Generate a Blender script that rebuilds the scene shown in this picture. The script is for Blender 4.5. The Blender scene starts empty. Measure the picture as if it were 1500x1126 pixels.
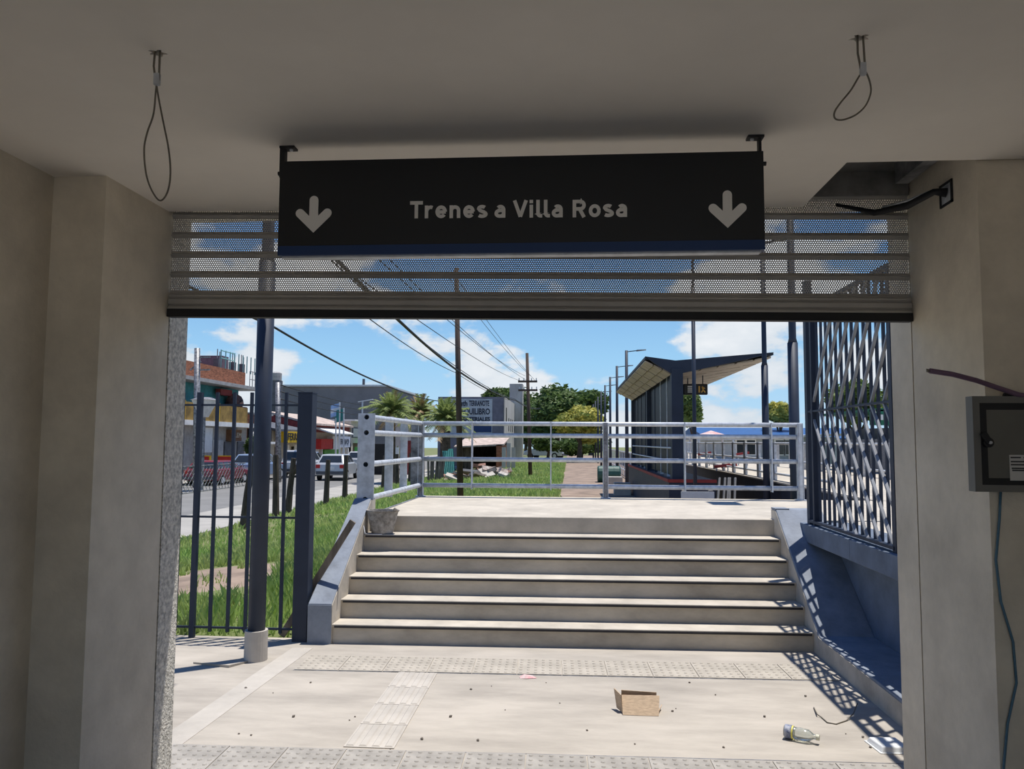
import bpy, math, random
import numpy as np
from mathutils import Vector, Matrix, noise as mnoise
R = math.radians
rng = random.Random(7)
scene = bpy.context.scene
COL = scene.collection

# ------------------------------------------------------------------ camera
F_PX = 1127.0
CAM_H = 1.6
YAW = math.atan(85 / F_PX); PITCH = math.atan(84 / F_PX); ROLL = 0.006
FWD = Vector((-math.sin(YAW) * math.cos(PITCH), math.cos(YAW) * math.cos(PITCH), math.sin(PITCH)))
R0 = Vector((math.cos(YAW), math.sin(YAW), 0)); U0 = R0.cross(FWD)
RGT = R0 * math.cos(ROLL) + U0 * math.sin(ROLL)
UPV = -R0 * math.sin(ROLL) + U0 * math.cos(ROLL)
cam_data = bpy.data.cameras.new('camera'); cam = bpy.data.objects.new('camera', cam_data); COL.objects.link(cam)
cam_data.sensor_width = 36; cam_data.lens = F_PX / 1500 * 36; cam_data.clip_end = 2000; cam_data.clip_start = 0.05
M = Matrix((RGT, UPV, -FWD)).transposed().to_4x4(); M.translation = (0, 0, CAM_H)
cam.matrix_world = M
scene.camera = cam
CAMP = Vector((0, 0, CAM_H))
def ray(px, py): return FWD + RGT * ((px - 750) / F_PX) - UPV * ((py - 563) / F_PX)
def at(px, py, Y): d = ray(px, py); return CAMP + d * (Y / d.y)          # the point at that distance
def onz(px, py, z): d = ray(px, py); return CAMP + d * ((z - CAM_H) / d.z)
def onx(px, py, x): d = ray(px, py); return CAMP + d * (x / d.x)

# ------------------------------------------------------------------ view, sky, sun
vs = scene.view_settings
vs.view_transform = 'Standard'; vs.look = 'None'; vs.gamma = 1; vs.use_curve_mapping = False; vs.exposure = 0.09
world = bpy.data.worlds.new('sky'); scene.world = world; world.use_nodes = True
def build_sky(nt):
    n, l = nt.nodes, nt.links
    n.clear()
    out = n.new('ShaderNodeOutputWorld'); bg = n.new('ShaderNodeBackground'); l.new(bg.outputs[0], out.inputs[0])
    tc = n.new('ShaderNodeTexCoord'); sep = n.new('ShaderNodeSeparateXYZ'); l.new(tc.outputs['Generated'], sep.inputs[0])
    def math_(op, a, b=None, clamp=False):
        m = n.new('ShaderNodeMath'); m.operation = op; m.use_clamp = clamp
        for i, v in enumerate((a, b)):
            if v is None: continue
            if isinstance(v, (int, float)): m.inputs[i].default_value = v
            else: l.new(v, m.inputs[i])
        return m.outputs[0]
    grad = n.new('ShaderNodeValToRGB'); l.new(sep.outputs['Z'], grad.inputs[0])
    cr = grad.color_ramp; cr.elements[0].position = 0.0; cr.elements[0].color = (.50, .70, .86, 1)
    cr.elements[1].position = 0.62; cr.elements[1].color = (.05, .14, .42, 1)
    e = cr.elements.new(.10); e.color = (.33, .60, .86, 1)
    e = cr.elements.new(.24); e.color = (.14, .34, .70, 1)
    # cumulus: two noises over the direction, stretched so the puffs lie flat
    mp = n.new('ShaderNodeMapping'); l.new(tc.outputs['Generated'], mp.inputs[0]); mp.inputs['Scale'].default_value = (5.2, 5.2, 10.5)
    mp.inputs['Location'].default_value = (2.35, 0.4, 1.1)
    nz = n.new('ShaderNodeTexNoise'); l.new(mp.outputs[0], nz.inputs[0]); nz.inputs['Scale'].default_value = 1.0; nz.inputs['Detail'].default_value = 7; nz.inputs['Roughness'].default_value = .56
    mp2 = n.new('ShaderNodeMapping'); l.new(tc.outputs['Generated'], mp2.inputs[0]); mp2.inputs['Scale'].default_value = (1.9, 1.9, 3.2); mp2.inputs['Location'].default_value = (4.4, 1.7, .3)
    nz2 = n.new('ShaderNodeTexNoise'); l.new(mp2.outputs[0], nz2.inputs[0]); nz2.inputs['Scale'].default_value = 1.0; nz2.inputs['Detail'].default_value = 2
    low = math_('SUBTRACT', .13, sep.outputs['Z']); low = math_('MULTIPLY', low, .85)       # more cloud towards the horizon
    s = math_('ADD', nz.outputs[0], math_('MULTIPLY', math_('SUBTRACT', nz2.outputs[0], .5), .55))
    s = math_('ADD', s, low)
    mask = n.new('ShaderNodeMapRange'); mask.interpolation_type = 'SMOOTHSTEP'; l.new(s, mask.inputs['Value'])
    mask.inputs['From Min'].default_value = .462; mask.inputs['From Max'].default_value = .535
    cc = n.new('ShaderNodeMapRange'); l.new(nz.outputs[0], cc.inputs['Value']); cc.inputs['From Min'].default_value = .45; cc.inputs['From Max'].default_value = .75
    ccol = n.new('ShaderNodeMixRGB'); l.new(cc.outputs[0], ccol.inputs[0]); ccol.inputs[1].default_value = (.62, .69, .76, 1); ccol.inputs[2].default_value = (.95, .95, .96, 1)
    mx = n.new('ShaderNodeMixRGB'); l.new(mask.outputs[0], mx.inputs[0]); l.new(grad.outputs[0], mx.inputs[1]); l.new(ccol.outputs[0], mx.inputs[2])
    l.new(mx.outputs[0], bg.inputs[0]); bg.inputs[1].default_value = 1.0
build_sky(world.node_tree)
SUN_DIR = Vector((-.167, -.122, -1)).normalized()
sd = bpy.data.lights.new('sun_offscreen', 'SUN'); sun = bpy.data.objects.new('sun_offscreen', sd); COL.objects.link(sun)
sd.energy = 5.2; sd.angle = R(.53); sd.color = (1.0, .965, .91)
sun.rotation_euler = SUN_DIR.to_track_quat('-Z', 'Y').to_euler(); sun.location = (3, 3, 20)

# ------------------------------------------------------------------ materials
MATS = {}
def mat(name, col, rough=.7, metal=0., var=.12, scale=3., bump=0., bscale=40., col2=None, detail=5., spec=.4, stretch=(1, 1, 1), trans=0., alpha=1.):
    if name in MATS: return MATS[name]
    m = bpy.data.materials.new(name); m.use_nodes = True; MATS[name] = m
    n, l = m.node_tree.nodes, m.node_tree.links
    b = n['Principled BSDF']; b.inputs['Roughness'].default_value = rough; b.inputs['Metallic'].default_value = metal
    b.inputs['Specular IOR Level'].default_value = spec
    if trans: b.inputs['Transmission Weight'].default_value = trans
    if alpha < 1: b.inputs['Alpha'].default_value = alpha
    tc = n.new('ShaderNodeTexCoord'); mp = n.new('ShaderNodeMapping'); mp.inputs['Scale'].default_value = stretch
    l.new(tc.outputs['Object'], mp.inputs[0])
    nz = n.new('ShaderNodeTexNoise'); nz.inputs['Scale'].default_value = scale; nz.inputs['Detail'].default_value = detail; nz.inputs['Roughness'].default_value = .65
    l.new(mp.outputs[0], nz.inputs[0])
    rp = n.new('ShaderNodeValToRGB'); l.new(nz.outputs[0], rp.inputs[0])
    c2 = col2 or tuple(c * (1 - 2 * var) for c in col); c1 = col if col2 else tuple(min(1, c * (1 + 1.2 * var)) for c in col)
    rp.color_ramp.elements[0].position = .32; rp.color_ramp.elements[0].color = (*c2, 1)
    rp.color_ramp.elements[1].position = .66; rp.color_ramp.elements[1].color = (*c1, 1)
    l.new(rp.outputs[0], b.inputs['Base Color'])
    if bump:
        nb = n.new('ShaderNodeTexNoise'); nb.inputs['Scale'].default_value = bscale; nb.inputs['Detail'].default_value = 6; l.new(mp.outputs[0], nb.inputs[0])
        bp = n.new('ShaderNodeBump'); bp.inputs['Strength'].default_value = bump; bp.inputs['Distance'].default_value = .01
        l.new(nb.outputs[0], bp.inputs['Height']); l.new(bp.outputs[0], b.inputs['Normal'])
    return m
def leafmat(name, c1, c2, scale=1.2):
    if name in MATS: return MATS[name]
    m = mat(name, c1, .6, 0, 0, scale, col2=c2, spec=.25)
    n, l = m.node_tree.nodes, m.node_tree.links
    b = n['Principled BSDF']; out = n['Material Output']
    tr = n.new('ShaderNodeBsdfTranslucent'); mx = n.new('ShaderNodeMixShader'); mx.inputs[0].default_value = .3
    l.new(b.inputs['Base Color'].links[0].from_socket, tr.inputs[0])
    l.new(b.outputs[0], mx.inputs[1]); l.new(tr.outputs[0], mx.inputs[2]); l.new(mx.outputs[0], out.inputs[0])
    return m

CEIL = mat('ceiling_paint', (.90, .84, .75), .9, var=.03, scale=1.2)
PLAST = mat('plaster', (.66, .59, .475), .95, var=.10, scale=2.2, bump=.25, bscale=60)
STUCCO = mat('stucco', (.70, .66, .58), .95, var=.2, scale=55, bump=.9, bscale=110, detail=2)
CONC = mat('plaza_concrete', (.40, .358, .302), .9, var=.13, scale=2.6, bump=.3, bscale=30, stretch=(.4, 1.3, 1), detail=9)
CONC2 = mat('pale_concrete', (.46, .42, .365), .9, var=.09, scale=2, bump=.2)
CONCT = mat('tactile_concrete', (.40, .36, .30), .9, var=.10, scale=4)
CONCG = mat('tactile_grey', (.34, .315, .28), .9, var=.14, scale=5)
RISER = mat('stair_concrete', (.48, .43, .355), .9, var=.16, scale=2.6, bump=.3, bscale=25, stretch=(.5, 1, 1))
TREAD = mat('tread_concrete', (.48, .43, .355), .9, var=.10, scale=3, bump=.2)
STRIP = mat('anti_slip_strip', (.035, .033, .035), .8)
NAVY = mat('navy_paint', (.026, .035, .057), .55, var=.10, scale=3, spec=.3)
NAVYWALL = mat('navy_wall_paint', (.125, .155, .205), .8, var=.14, scale=3, bump=.2)
GREYBLUE = mat('blue_grey_paint', (.34, .355, .385), .75, var=.12, scale=5, bump=.25)
STRPAINT = mat('stringer_paint', (.215, .24, .28), .75, var=.12, scale=5, bump=.25)
GALV = mat('galvanised_steel', (.55, .57, .60), .45, .25, var=.12, scale=14)
DULLST = mat('weathered_steel', (.24, .24, .25), .5, .4, var=.35, scale=9)
SHUT = mat('shutter_steel', (.43, .41, .38), .5, .35, var=.06, scale=5)
SHUTD = mat('shutter_dark', (.30, .28, .25), .5, .35, var=.1, scale=5)
BLACK = mat('black_rubber', (.012, .012, .014), .6)
DARK = mat('housing_steel', (.24, .235, .22), .6, var=.2, scale=6)
SIGNB = mat('sign_black', (.010, .011, .013), .45, var=.02)
SIGNBLUE = mat('sign_blue', (.006, .035, .13), .45, var=.02)
SIGNTXT = mat('sign_grey_print', (.78, .75, .70), .6, var=.02)
WIRE = mat('steel_wire', (.16, .14, .11), .5, .3)
BOXG = mat('panel_grey', (.16, .155, .14), .5, var=.04)
BOXIN = mat('panel_inner', (.14, .135, .115), .55, var=.06)
PAPER = mat('paper_label', (.55, .53, .5), .8, var=.03)
PRINT = mat('printed_ink', (.05, .05, .05), .8)
VIOLET = mat('violet_cable', (.17, .10, .16), .5)
BLUEC = mat('blue_cable', (.08, .17, .24), .5)
CARD = mat('cardboard', (.50, .37, .25), .9, var=.12, scale=30, stretch=(1, 1, 6))
CARDD = CARD
WOOD = mat('weathered_wood', (.20, .165, .13), .85, var=.3, scale=10, stretch=(1, 1, .15), bump=.4)
DWOOD = mat('dark_post_wood', (.085, .065, .048), .9, var=.35, scale=9, stretch=(1, 1, .2), bump=.5)
POLEW = mat('utility_pole_wood', (.075, .05, .04), .85, var=.25, scale=6, stretch=(1, 1, .15))
WHITE = mat('white_paint', (.72, .72, .70), .7, var=.06)
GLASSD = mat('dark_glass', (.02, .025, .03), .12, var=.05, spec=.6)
ASPH = mat('asphalt', (.20, .195, .185), .9, var=.1, scale=.6, bump=.2)
SIDEW = mat('sidewalk_concrete', (.36, .34, .305), .9, var=.1, scale=.8)
SOIL = mat('dirt', (.27, .20, .15), .95, var=.2, scale=1.4, bump=.6, bscale=9)
GROUND = mat('turf_soil', (.12, .16, .045), .95, 0, 0, .55, col2=(.19, .18, .085), bump=.5, bscale=12, detail=8)
GRASS = leafmat('grass_blades', (.33, .50, .12), (.44, .48, .18), .9)
ROOFT = mat('shack_roof', (.50, .40, .34), .9, var=.2, scale=3)

# ------------------------------------------------------------------ mesh helpers
class MB:
    def __init__(s): s.v = []; s.f = []; s.mi = []; s.cur = 0
    def add(s, vs_, fs):
        o = len(s.v); s.v += [tuple(p) for p in vs_]; s.f += [tuple(i + o for i in f) for f in fs]; s.mi += [s.cur] * len(fs); return s
    def hexa(s, p):     # 8 points: bottom 4 counter-clockwise, top 4
        return s.add(p, [(3, 2, 1, 0), (4, 5, 6, 7), (0, 1, 5, 4), (1, 2, 6, 5), (2, 3, 7, 6), (3, 0, 4, 7)])
    def box(s, x0, x1, y0, y1, z0, z1):
        return s.hexa([(x0, y0, z0), (x1, y0, z0), (x1, y1, z0), (x0, y1, z0), (x0, y0, z1), (x1, y0, z1), (x1, y1, z1), (x0, y1, z1)])
    def bar(s, a, b, w, d, up=(0, 0, 1)):   # rectangular bar from a to b, w across, d along up
        a, b = Vector(a), Vector(b); t = (b - a).normalized(); u = Vector(up)
        if abs(t.dot(u)) > .95: u = Vector((0, 1, 0))
        x = t.cross(u).normalized(); y = x.cross(t)
        c = lambda p: [p - x * w / 2 - y * d / 2, p + x * w / 2 - y * d / 2, p + x * w / 2 + y * d / 2, p - x * w / 2 + y * d / 2]
        A, B = c(a), c(b)
        return s.add(A + B, [(0, 1, 2, 3), (7, 6, 5, 4), (1, 0, 4, 5), (2, 1, 5, 6), (3, 2, 6, 7), (0, 3, 7, 4)])
    def tube(s, pts, r, n=8, caps=True):
        pts = [Vector(p) for p in pts]; rs = r if isinstance(r, (list, tuple)) else [r] * len(pts)
        o = len(s.v); ref = None; fs = []
        for i, p in enumerate(pts):
            t = (pts[min(i + 1, len(pts) - 1)] - pts[max(i - 1, 0)]).normalized()
            if ref is None:
                ref = Vector((0, 0, 1)) if abs(t.z) < .9 else Vector((1, 0, 0))
            x = t.cross(ref).normalized(); y = x.cross(t).normalized(); ref = y
            for k in range(n):
                a = 2 * math.pi * k / n; q = p + x * math.cos(a) * rs[i] + y * math.sin(a) * rs[i]; s.v.append(tuple(q))
        for i in range(len(pts) - 1):
            for k in range(n):
                k2 = (k + 1) % n; fs.append((o + i * n + k, o + i * n + k2, o + (i + 1) * n + k2, o + (i + 1) * n + k))
        if caps: fs.append(tuple(o + k for k in range(n))[::-1]); fs.append(tuple(o + (len(pts) - 1) * n + k for k in range(n)))
        s.f += fs; s.mi += [s.cur] * len(fs); return s
    def prism(s, poly, axis, a, b):     # poly: 2D points, extruded along axis from a to b
        n = len(poly)
        P = (lambda u, v, w: (w, u, v)) if axis == 'x' else (lambda u, v, w: (u, w, v)) if axis == 'y' else (lambda u, v, w: (u, v, w))
        vs_ = [P(u, v, a) for u, v in poly] + [P(u, v, b) for u, v in poly]
        return s.add(vs_, [tuple(range(n)), tuple(range(2 * n - 1, n - 1, -1))] + [(i, (i + 1) % n + 0, (i + 1) % n + n, i + n) for i in range(n)])
    def blob(s, c, rx, ry, rz, n=8, m=6, jit=0., seed=0):
        rg = random.Random(seed); o = len(s.v); fs = []
        s.v.append((c[0], c[1], c[2] - rz))
        for i in range(1, m):
            th = math.pi * i / m - math.pi / 2
            for k in range(n):
                a = 2 * math.pi * k / n; j = 1 + rg.uniform(-jit, jit)
                s.v.append((c[0] + rx * j * math.cos(th) * math.cos(a), c[1] + ry * j * math.cos(th) * math.sin(a), c[2] + rz * j * math.sin(th)))
        s.v.append((c[0], c[1], c[2] + rz)); top = len(s.v) - 1
        for k in range(n):
            k2 = (k + 1) % n
            fs.append((o, o + 1 + k2, o + 1 + k)); fs.append((top, o + 1 + (m - 2) * n + k, o + 1 + (m - 2) * n + k2))
            for i in range(m - 2): fs.append((o + 1 + i * n + k, o + 1 + i * n + k2, o + 1 + (i + 1) * n + k2, o + 1 + (i + 1) * n + k))
        s.f += fs; s.mi += [s.cur] * len(fs); return s
    def map(s, fn): s.v = [tuple(fn(Vector(p))) for p in s.v]; return s
    def build(s, name, m, parent=None, base=None, smooth=False, bevel=0., fix=True):
        # parented: vertices given in world space are moved into the parent's frame (parents are unrotated when built)
        off = Vector((0, 0, 0))
        if parent is not None:
            q = parent
            while q is not None: off += q.location; q = q.parent
        loc = Vector((0, 0, 0))
        if parent is None:
            if base is None:
                A = np.array(s.v); base = ((A[:, 0].min() + A[:, 0].max()) / 2, (A[:, 1].min() + A[:, 1].max()) / 2, A[:, 2].min())
            loc = Vector(base); off = loc.copy()
        me = bpy.data.meshes.new(name)
        me.from_pydata([(p[0] - off.x, p[1] - off.y, p[2] - off.z) for p in s.v], [], s.f)
        ms = m if isinstance(m, (list, tuple)) else [m]
        for q in ms: me.materials.append(q)
        if len(ms) > 1: me.polygons.foreach_set('material_index', s.mi)
        if smooth: me.polygons.foreach_set('use_smooth', [True] * len(me.polygons))
        me.update()
        if fix:
            import bmesh
            bm = bmesh.new(); bm.from_mesh(me); bmesh.ops.recalc_face_normals(bm, faces=bm.faces); bm.to_mesh(me); bm.free()
        o = bpy.data.objects.new(name, me); COL.objects.link(o); o.location = loc
        if parent is not None: o.parent = parent; o.location = (0, 0, 0)
        if bevel:
            bv = o.modifiers.new('bevel', 'BEVEL'); bv.width = bevel; bv.segments = 2; bv.limit_method = 'ANGLE'
        return o
def tag(o, label, cat, group=None, kind=None):
    o['label'] = label; o['category'] = cat
    if group: o['group'] = group
    if kind: o['kind'] = kind
    return o
def struct(o, label=None):
    o['kind'] = 'structure'
    if label: o['label'] = label
    return o
def empty(name, loc, label, cat, group=None):
    o = bpy.data.objects.new(name, None); COL.objects.link(o); o.location = loc; o.empty_display_size = .1
    return tag(o, label, cat, group)
def copy_tree(o, parent=None):
    c = o.copy(); COL.objects.link(c); c.parent = parent
    for ch in list(o.children): copy_tree(ch, c)
    return c
def piece(me_obj, name, parent, loc, rotz=0.):
    o = bpy.data.objects.new(name, me_obj); COL.objects.link(o); o.parent = parent; o.location = Vector(loc) - parent.location; o.rotation_euler = (0, 0, rotz); return o
def text_mesh(body, size, extr=.004, offset=.0):
    cu = bpy.data.curves.new('lettering', 'FONT'); cu.body = body; cu.size = size; cu.extrude = extr; cu.offset = offset; cu.resolution_u = 3
    cu.align_x = 'CENTER'; cu.align_y = 'CENTER'
    o = bpy.data.objects.new('lettering', cu); COL.objects.link(o)
    dg = bpy.context.evaluated_depsgraph_get(); me = bpy.data.meshes.new_from_object(o.evaluated_get(dg))
    bpy.data.objects.remove(o); bpy.data.curves.remove(cu)
    return me
def add_text(name, body, size, m, parent, loc, rot, width=None, extr=.004, offset=0.):
    me = text_mesh(body, size, extr, offset); me.materials.clear(); me.materials.append(m)
    o = bpy.data.objects.new(name, me); COL.objects.link(o); o.parent = parent
    off = Vector((0, 0, 0)); q = parent
    while q is not None: off += q.location; q = q.parent
    o.location = Vector(loc) - off; o.rotation_euler = rot
    if width:
        xs = [v.co.x for v in me.vertices]
        if xs: o.scale.x = width / (max(xs) - min(xs))
    return o

# ================================================================== THE BUILDING
ZC = 2.55
XL, XR = -1.67, 1.365
SH = lambda x: 3.122 + .033 * x                       # the shutter line (facade slightly turned)
HOLES = [onz(231, 78, ZC), onz(1259, 56, ZC)]
m = MB(); HW = .045
hx = sorted(HOLES, key=lambda p: p.x); xe = [-1.92]
for c in hx: xe += [c.x - HW, c.x + HW]
xe.append(1.95)
for k in range(0, len(xe), 2): m.box(xe[k], xe[k + 1], -2.6, 2.62, ZC, ZC + .04)
for c in hx:
    m.box(c.x - HW, c.x + HW, -2.6, c.y - HW, ZC, ZC + .04); m.box(c.x - HW, c.x + HW, c.y + HW, 2.62, ZC, ZC + .04)
    N = 16; inner = []; outer = []
    for k in range(N):
        a = 2 * math.pi * k / N + math.pi / 4; s = max(abs(math.cos(a)), abs(math.sin(a))); r = .019 + .007 * math.sin(5 * a)
        outer.append((c.x + HW * math.cos(a) / s, c.y + HW * math.sin(a) / s)); inner.append((c.x + r * math.cos(a), c.y + r * .8 * math.sin(a)))
    for k in range(N):
        k2 = (k + 1) % N; q = [outer[k], outer[k2], inner[k2], inner[k]]
        m.hexa([(u, v, ZC) for u, v in q] + [(u, v, ZC + .04) for u, v in q])
m.hexa([(-1.92, 2.62, ZC), (.935, 2.62, ZC), (.935, SH(.935) - .035, ZC), (-1.92, SH(-1.9) - .035, ZC), (-1.92, 2.62, ZC + .04), (.935, 2.62, ZC + .04), (.935, SH(.935) - .035, ZC + .04), (-1.92, SH(-1.9) - .035, ZC + .04)])
struct(m.build('ceiling', CEIL), 'smooth off-white suspended ceiling with a cut-out above the shutter')
m = MB(); m.box(-2.3, 2.3, -2.7, 3.42, 2.98, 3.12); struct(m.build('trim_1', PLAST), 'flat concrete roof slab over the hall')
m = MB(); m.box(-2.3, 2.3, 3.22, 3.40, 2.61, 2.98); struct(m.build('trim_2', STUCCO), 'rendered lintel above the shutter outside')
m = MB(); m.box(-2.1, -1.87, -2.7, 2.62, 0, 2.98); struct(m.build('wall_left', PLAST), 'plain plaster wall left of the doorway')
m = MB(); m.box(1.93, 2.15, -2.7, 2.65, 0, 2.98); struct(m.build('wall_right', PLAST), 'plain plaster wall beyond the electrical panel')
m = MB(); m.box(-2.1, XL, 2.60, 3.066, 0, 2.98); struct(m.build('wall_front_left', PLAST), 'plaster pier left of the shutter opening')
m = MB(); m.box(XR, 2.15, 2.64, 3.163, 0, 2.98); struct(m.build('wall_front_right', PLAST), 'plaster pier right of the shutter opening')
m = MB(); m.box(-2.1, XL - .002, 3.080, 3.23, 0, 2.98); struct(m.build('trim_3', STUCCO), 'rough stucco outer jamb left of the opening')
m = MB(); m.box(XR + .002, 2.15, 3.177, 3.375, 0, 2.98); struct(m.build('trim_4', PLAST), 'outer jamb right of the opening')
m = MB(); m.box(-1.87, 1.93, -2.7, -2.6, ZC, 2.98); struct(m.build('wall_back', PLAST), 'beam over the open rear end of the passage')
m = MB(); m.box(-2.3, 2.3, -2.7, 3.30, -.12, 0); struct(m.build('floor', CONC2), 'pale concrete floor of the hall')

# shutter
sh = empty('roller_shutter', (0, 3.12, 2.09), 'half-raised perforated steel roller shutter above the doorway', 'shutter')
def shear_sh(p): return Vector((p.x, p.y + .033 * p.x, p.z - .0072 * (p.x + 1.67)))
def slat_mesh(x0, x1, zc, pitch):
    m = MB(); y = 3.122
    hp, rows = .0092, 7
    band = rows * hp * .87; zb = zc - band / 2 - .001
    ncol = int((x1 - x0) / hp)
    hp = (x1 - x0) / ncol; rh = band / rows
    V = []; Fc = []
    R_ = .0027
    for r in range(rows):
        o_ = hp / 2 if r % 2 else 0
        for c in range(ncol + (0 if r % 2 == 0 else -1)):
            xa = x0 + c * hp + o_; za = zb + r * rh; cx, cz = xa + hp / 2, za + rh / 2; b = len(V)
            outer = [(xa, za), (cx, za), (xa + hp, za), (xa + hp, cz), (xa + hp, za + rh), (cx, za + rh), (xa, za + rh), (xa, cz)]
            for (u, w) in outer: V.append((u, y, w))
            for k in range(8):
                a = R(-135 + 45 * k); V.append((cx + R_ * math.cos(a), y, cz + R_ * math.sin(a)))
            for k in range(8):
                k2 = (k + 1) % 8; Fc.append((b + k, b + k2, b + 8 + k2, b + 8 + k))
    m.add(V, Fc)
    # curved solid edges of the slat: lip above and below the perforated band
    top = zc + pitch / 2; bot = zc - pitch / 2
    prof = [(y, zb + band), (y - .004, zb + band + .004), (y - .010, top - .006), (y - .012, top - .002), (y - .004, top)]
    for a, b in zip(prof, prof[1:]): m.add([(x0, a[0], a[1]), (x1, a[0], a[1]), (x1, b[0], b[1]), (x0, b[0], b[1])], [(0, 1, 2, 3)])
    prof = [(y, zb), (y - .004, zb - .003), (y - .006, bot + .004), (y + .006, bot + .001)]
    for a, b in zip(prof, prof[1:]): m.add([(x0, a[0], a[1]), (x1, a[0], a[1]), (x1, b[0], b[1]), (x0, b[0], b[1])], [(0, 1, 2, 3)])
    m.map(shear_sh); return m
PITCHS = .0832
zs0 = 2.2105 + PITCHS / 2
first = slat_mesh(-1.668, 1.363, zs0, PITCHS).build('slat', SHUT, sh, fix=False)
for i in range(1, 6):
    o = bpy.data.objects.new('slat', first.data); COL.objects.link(o); o.parent = sh; o.location = (0, 0, i * PITCHS)
for i in range(6):   # dark hinge joint between slats
    m = MB(); m.box(-1.668, 1.363, 3.120, 3.130, zs0 + (i - .5) * PITCHS - .0045, zs0 + (i - .5) * PITCHS + .0035); m.map(shear_sh); m.build('hinge_joint', SHUT, sh)
m = MB()
prof = [(3.118, 2.209), (3.108, 2.203), (3.108, 2.196), (3.114, 2.190), (3.106, 2.183), (3.106, 2.165), (3.112, 2.160), (3.104, 2.152), (3.104, 2.143), (3.135, 2.143), (3.135, 2.209)]
m.prism(prof, 'x', -1.668, 1.363); m.map(shear_sh); m.build('bottom_rail', SHUT, sh)
m = MB(); m.box(-1.668, 1.363, 3.100, 3.140, 2.110, 2.143); m.map(shear_sh); m.build('rubber_seal', BLACK, sh)
m = MB(); m.box(-1.75, XL - .04, 3.066, 3.080, 0, 2.98); m.build('guide_rail', SHUT, sh)
m = MB(); m.box(XR + .04, 1.46, 3.163, 3.177, 0, 2.98); m.build('guide_rail', SHUT, sh)
m = MB(); m.box(-1.66, 1.36, 2.90, 3.20, 2.70, 2.96)
for k in range(4): m.box(-1.66, 1.36, 2.885, 2.90, 2.72 + k * .06, 2.735 + k * .06)
m.box(-1.66, 1.36, 3.14, 3.20, 2.60, 2.70)
m.build('roll_housing', DARK, sh)
m = MB(); m.bar((1.30, 2.66, 2.66), (1.30, 3.06, 2.66), .05, .08); tag(m.build('steel_beam', DULLST), 'grey steel channel seen inside the ceiling cut-out', 'beam')

# sign
SY = 2.36
sx0, sx1, sz0, sz1 = -.933, .594, 2.190, 2.498
sg = empty('hanging_sign', ((sx0 + sx1) / 2, SY, sz0), 'long black hanging sign reading Trenes a Villa Rosa with two down arrows', 'sign')
m = MB(); m.box(sx0, sx1, SY, SY + .05, sz0 + .030, sz1); m.build('panel', SIGNB, sg, bevel=.001)
m = MB(); m.box(sx0, sx1, SY, SY + .05, sz0, sz0 + .030); m.build('blue_stripe', SIGNBLUE, sg)
m = MB(); m.box(sx0 + .01, sx1 - .01, SY + .012, SY + .045, sz0 - .006, sz0); m.build('lower_edge', GALV, sg)
for sx, d in ((sx0, 1), (sx1, -1)):
    m = MB(); m.box(min(sx - .004, sx + d * .012), max(sx - .004, sx + d * .012), SY + .005, SY + .03, sz1 - .05, ZC)
    m.box(min(sx - .004 * d, sx + d * .045), max(sx - .004 * d, sx + d * .045), SY + .0, SY + .035, ZC - .007, ZC)
    br = m.build('bracket', BLACK, sg)
    m = MB(); m.tube([(sx + d * .03, SY + .016, ZC - .012), (sx + d * .03, SY + .016, ZC - .006)], .006, 8); m.build('bolt', GALV, br)
    m = MB(); m.tube([(sx - d * .011, SY + .016, sz1 - .035), (sx, SY + .016, sz1 - .035)], .007, 8); m.build('bolt', BLACK, br)
def arc(cx, cy, rx, ry, a0, a1, n=14): return [(cx + rx * math.cos(R(a0 + (a1 - a0) * i / n)), cy + ry * math.sin(R(a0 + (a1 - a0) * i / n))) for i in range(n + 1)]
W_ = .20
GL = {
 'T': [[(.37, 0), (.37, .9)], [(0, .9), (.74, .9)]],
 'r': [[(.1, 0), (.1, .74)], [(.1, .44)] + arc(.34, .42, .22, .22, 165, 62, 7)],
 'e': [arc(.33, .37, .23, .27, 0, 322, 20), [(.12, .36), (.60, .36)]],
 'n': [[(.1, 0), (.1, .74)], arc(.31, .44, .21, .20, 180, 0, 12) + [(.52, 0)]],
 's': [arc(.31, .535, .19, .115, 35, 180, 8) + [(.2, .43), (.42, .335)] + arc(.31, .215, .22, .12, 45, -145, 10)],
 'a': [arc(.34, .46, .18, .185, 140, 0, 10) + [(.52, 0)], [(.52, .42), (.28, .42)] + arc(.28, .255, .18, .16, 90, 270, 8) + [(.40, .1), (.52, .2)]],
 'V': [[(.08, 1.0), (.41, .05)], [(.41, .05), (.74, 1.0)]],
 'i': [[(.1, 0), (.1, .74)], [(.1, .83), (.1, 1.02)]],
 'l': [[(.1, 1.02), (.1, .24)] + arc(.24, .24, .14, .14, 180, 270, 5) + [(.34, .1)]],
 'R': [[(.1, 0), (.1, 1)], [(.1, .9), (.44, .9)] + arc(.44, .69, .20, .21, 90, -90, 10) + [(.1, .48)], [(.40, .46), (.64, 0)]],
 'o': [arc(.335, .37, .235, .27, 0, 360, 22)]}
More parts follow.
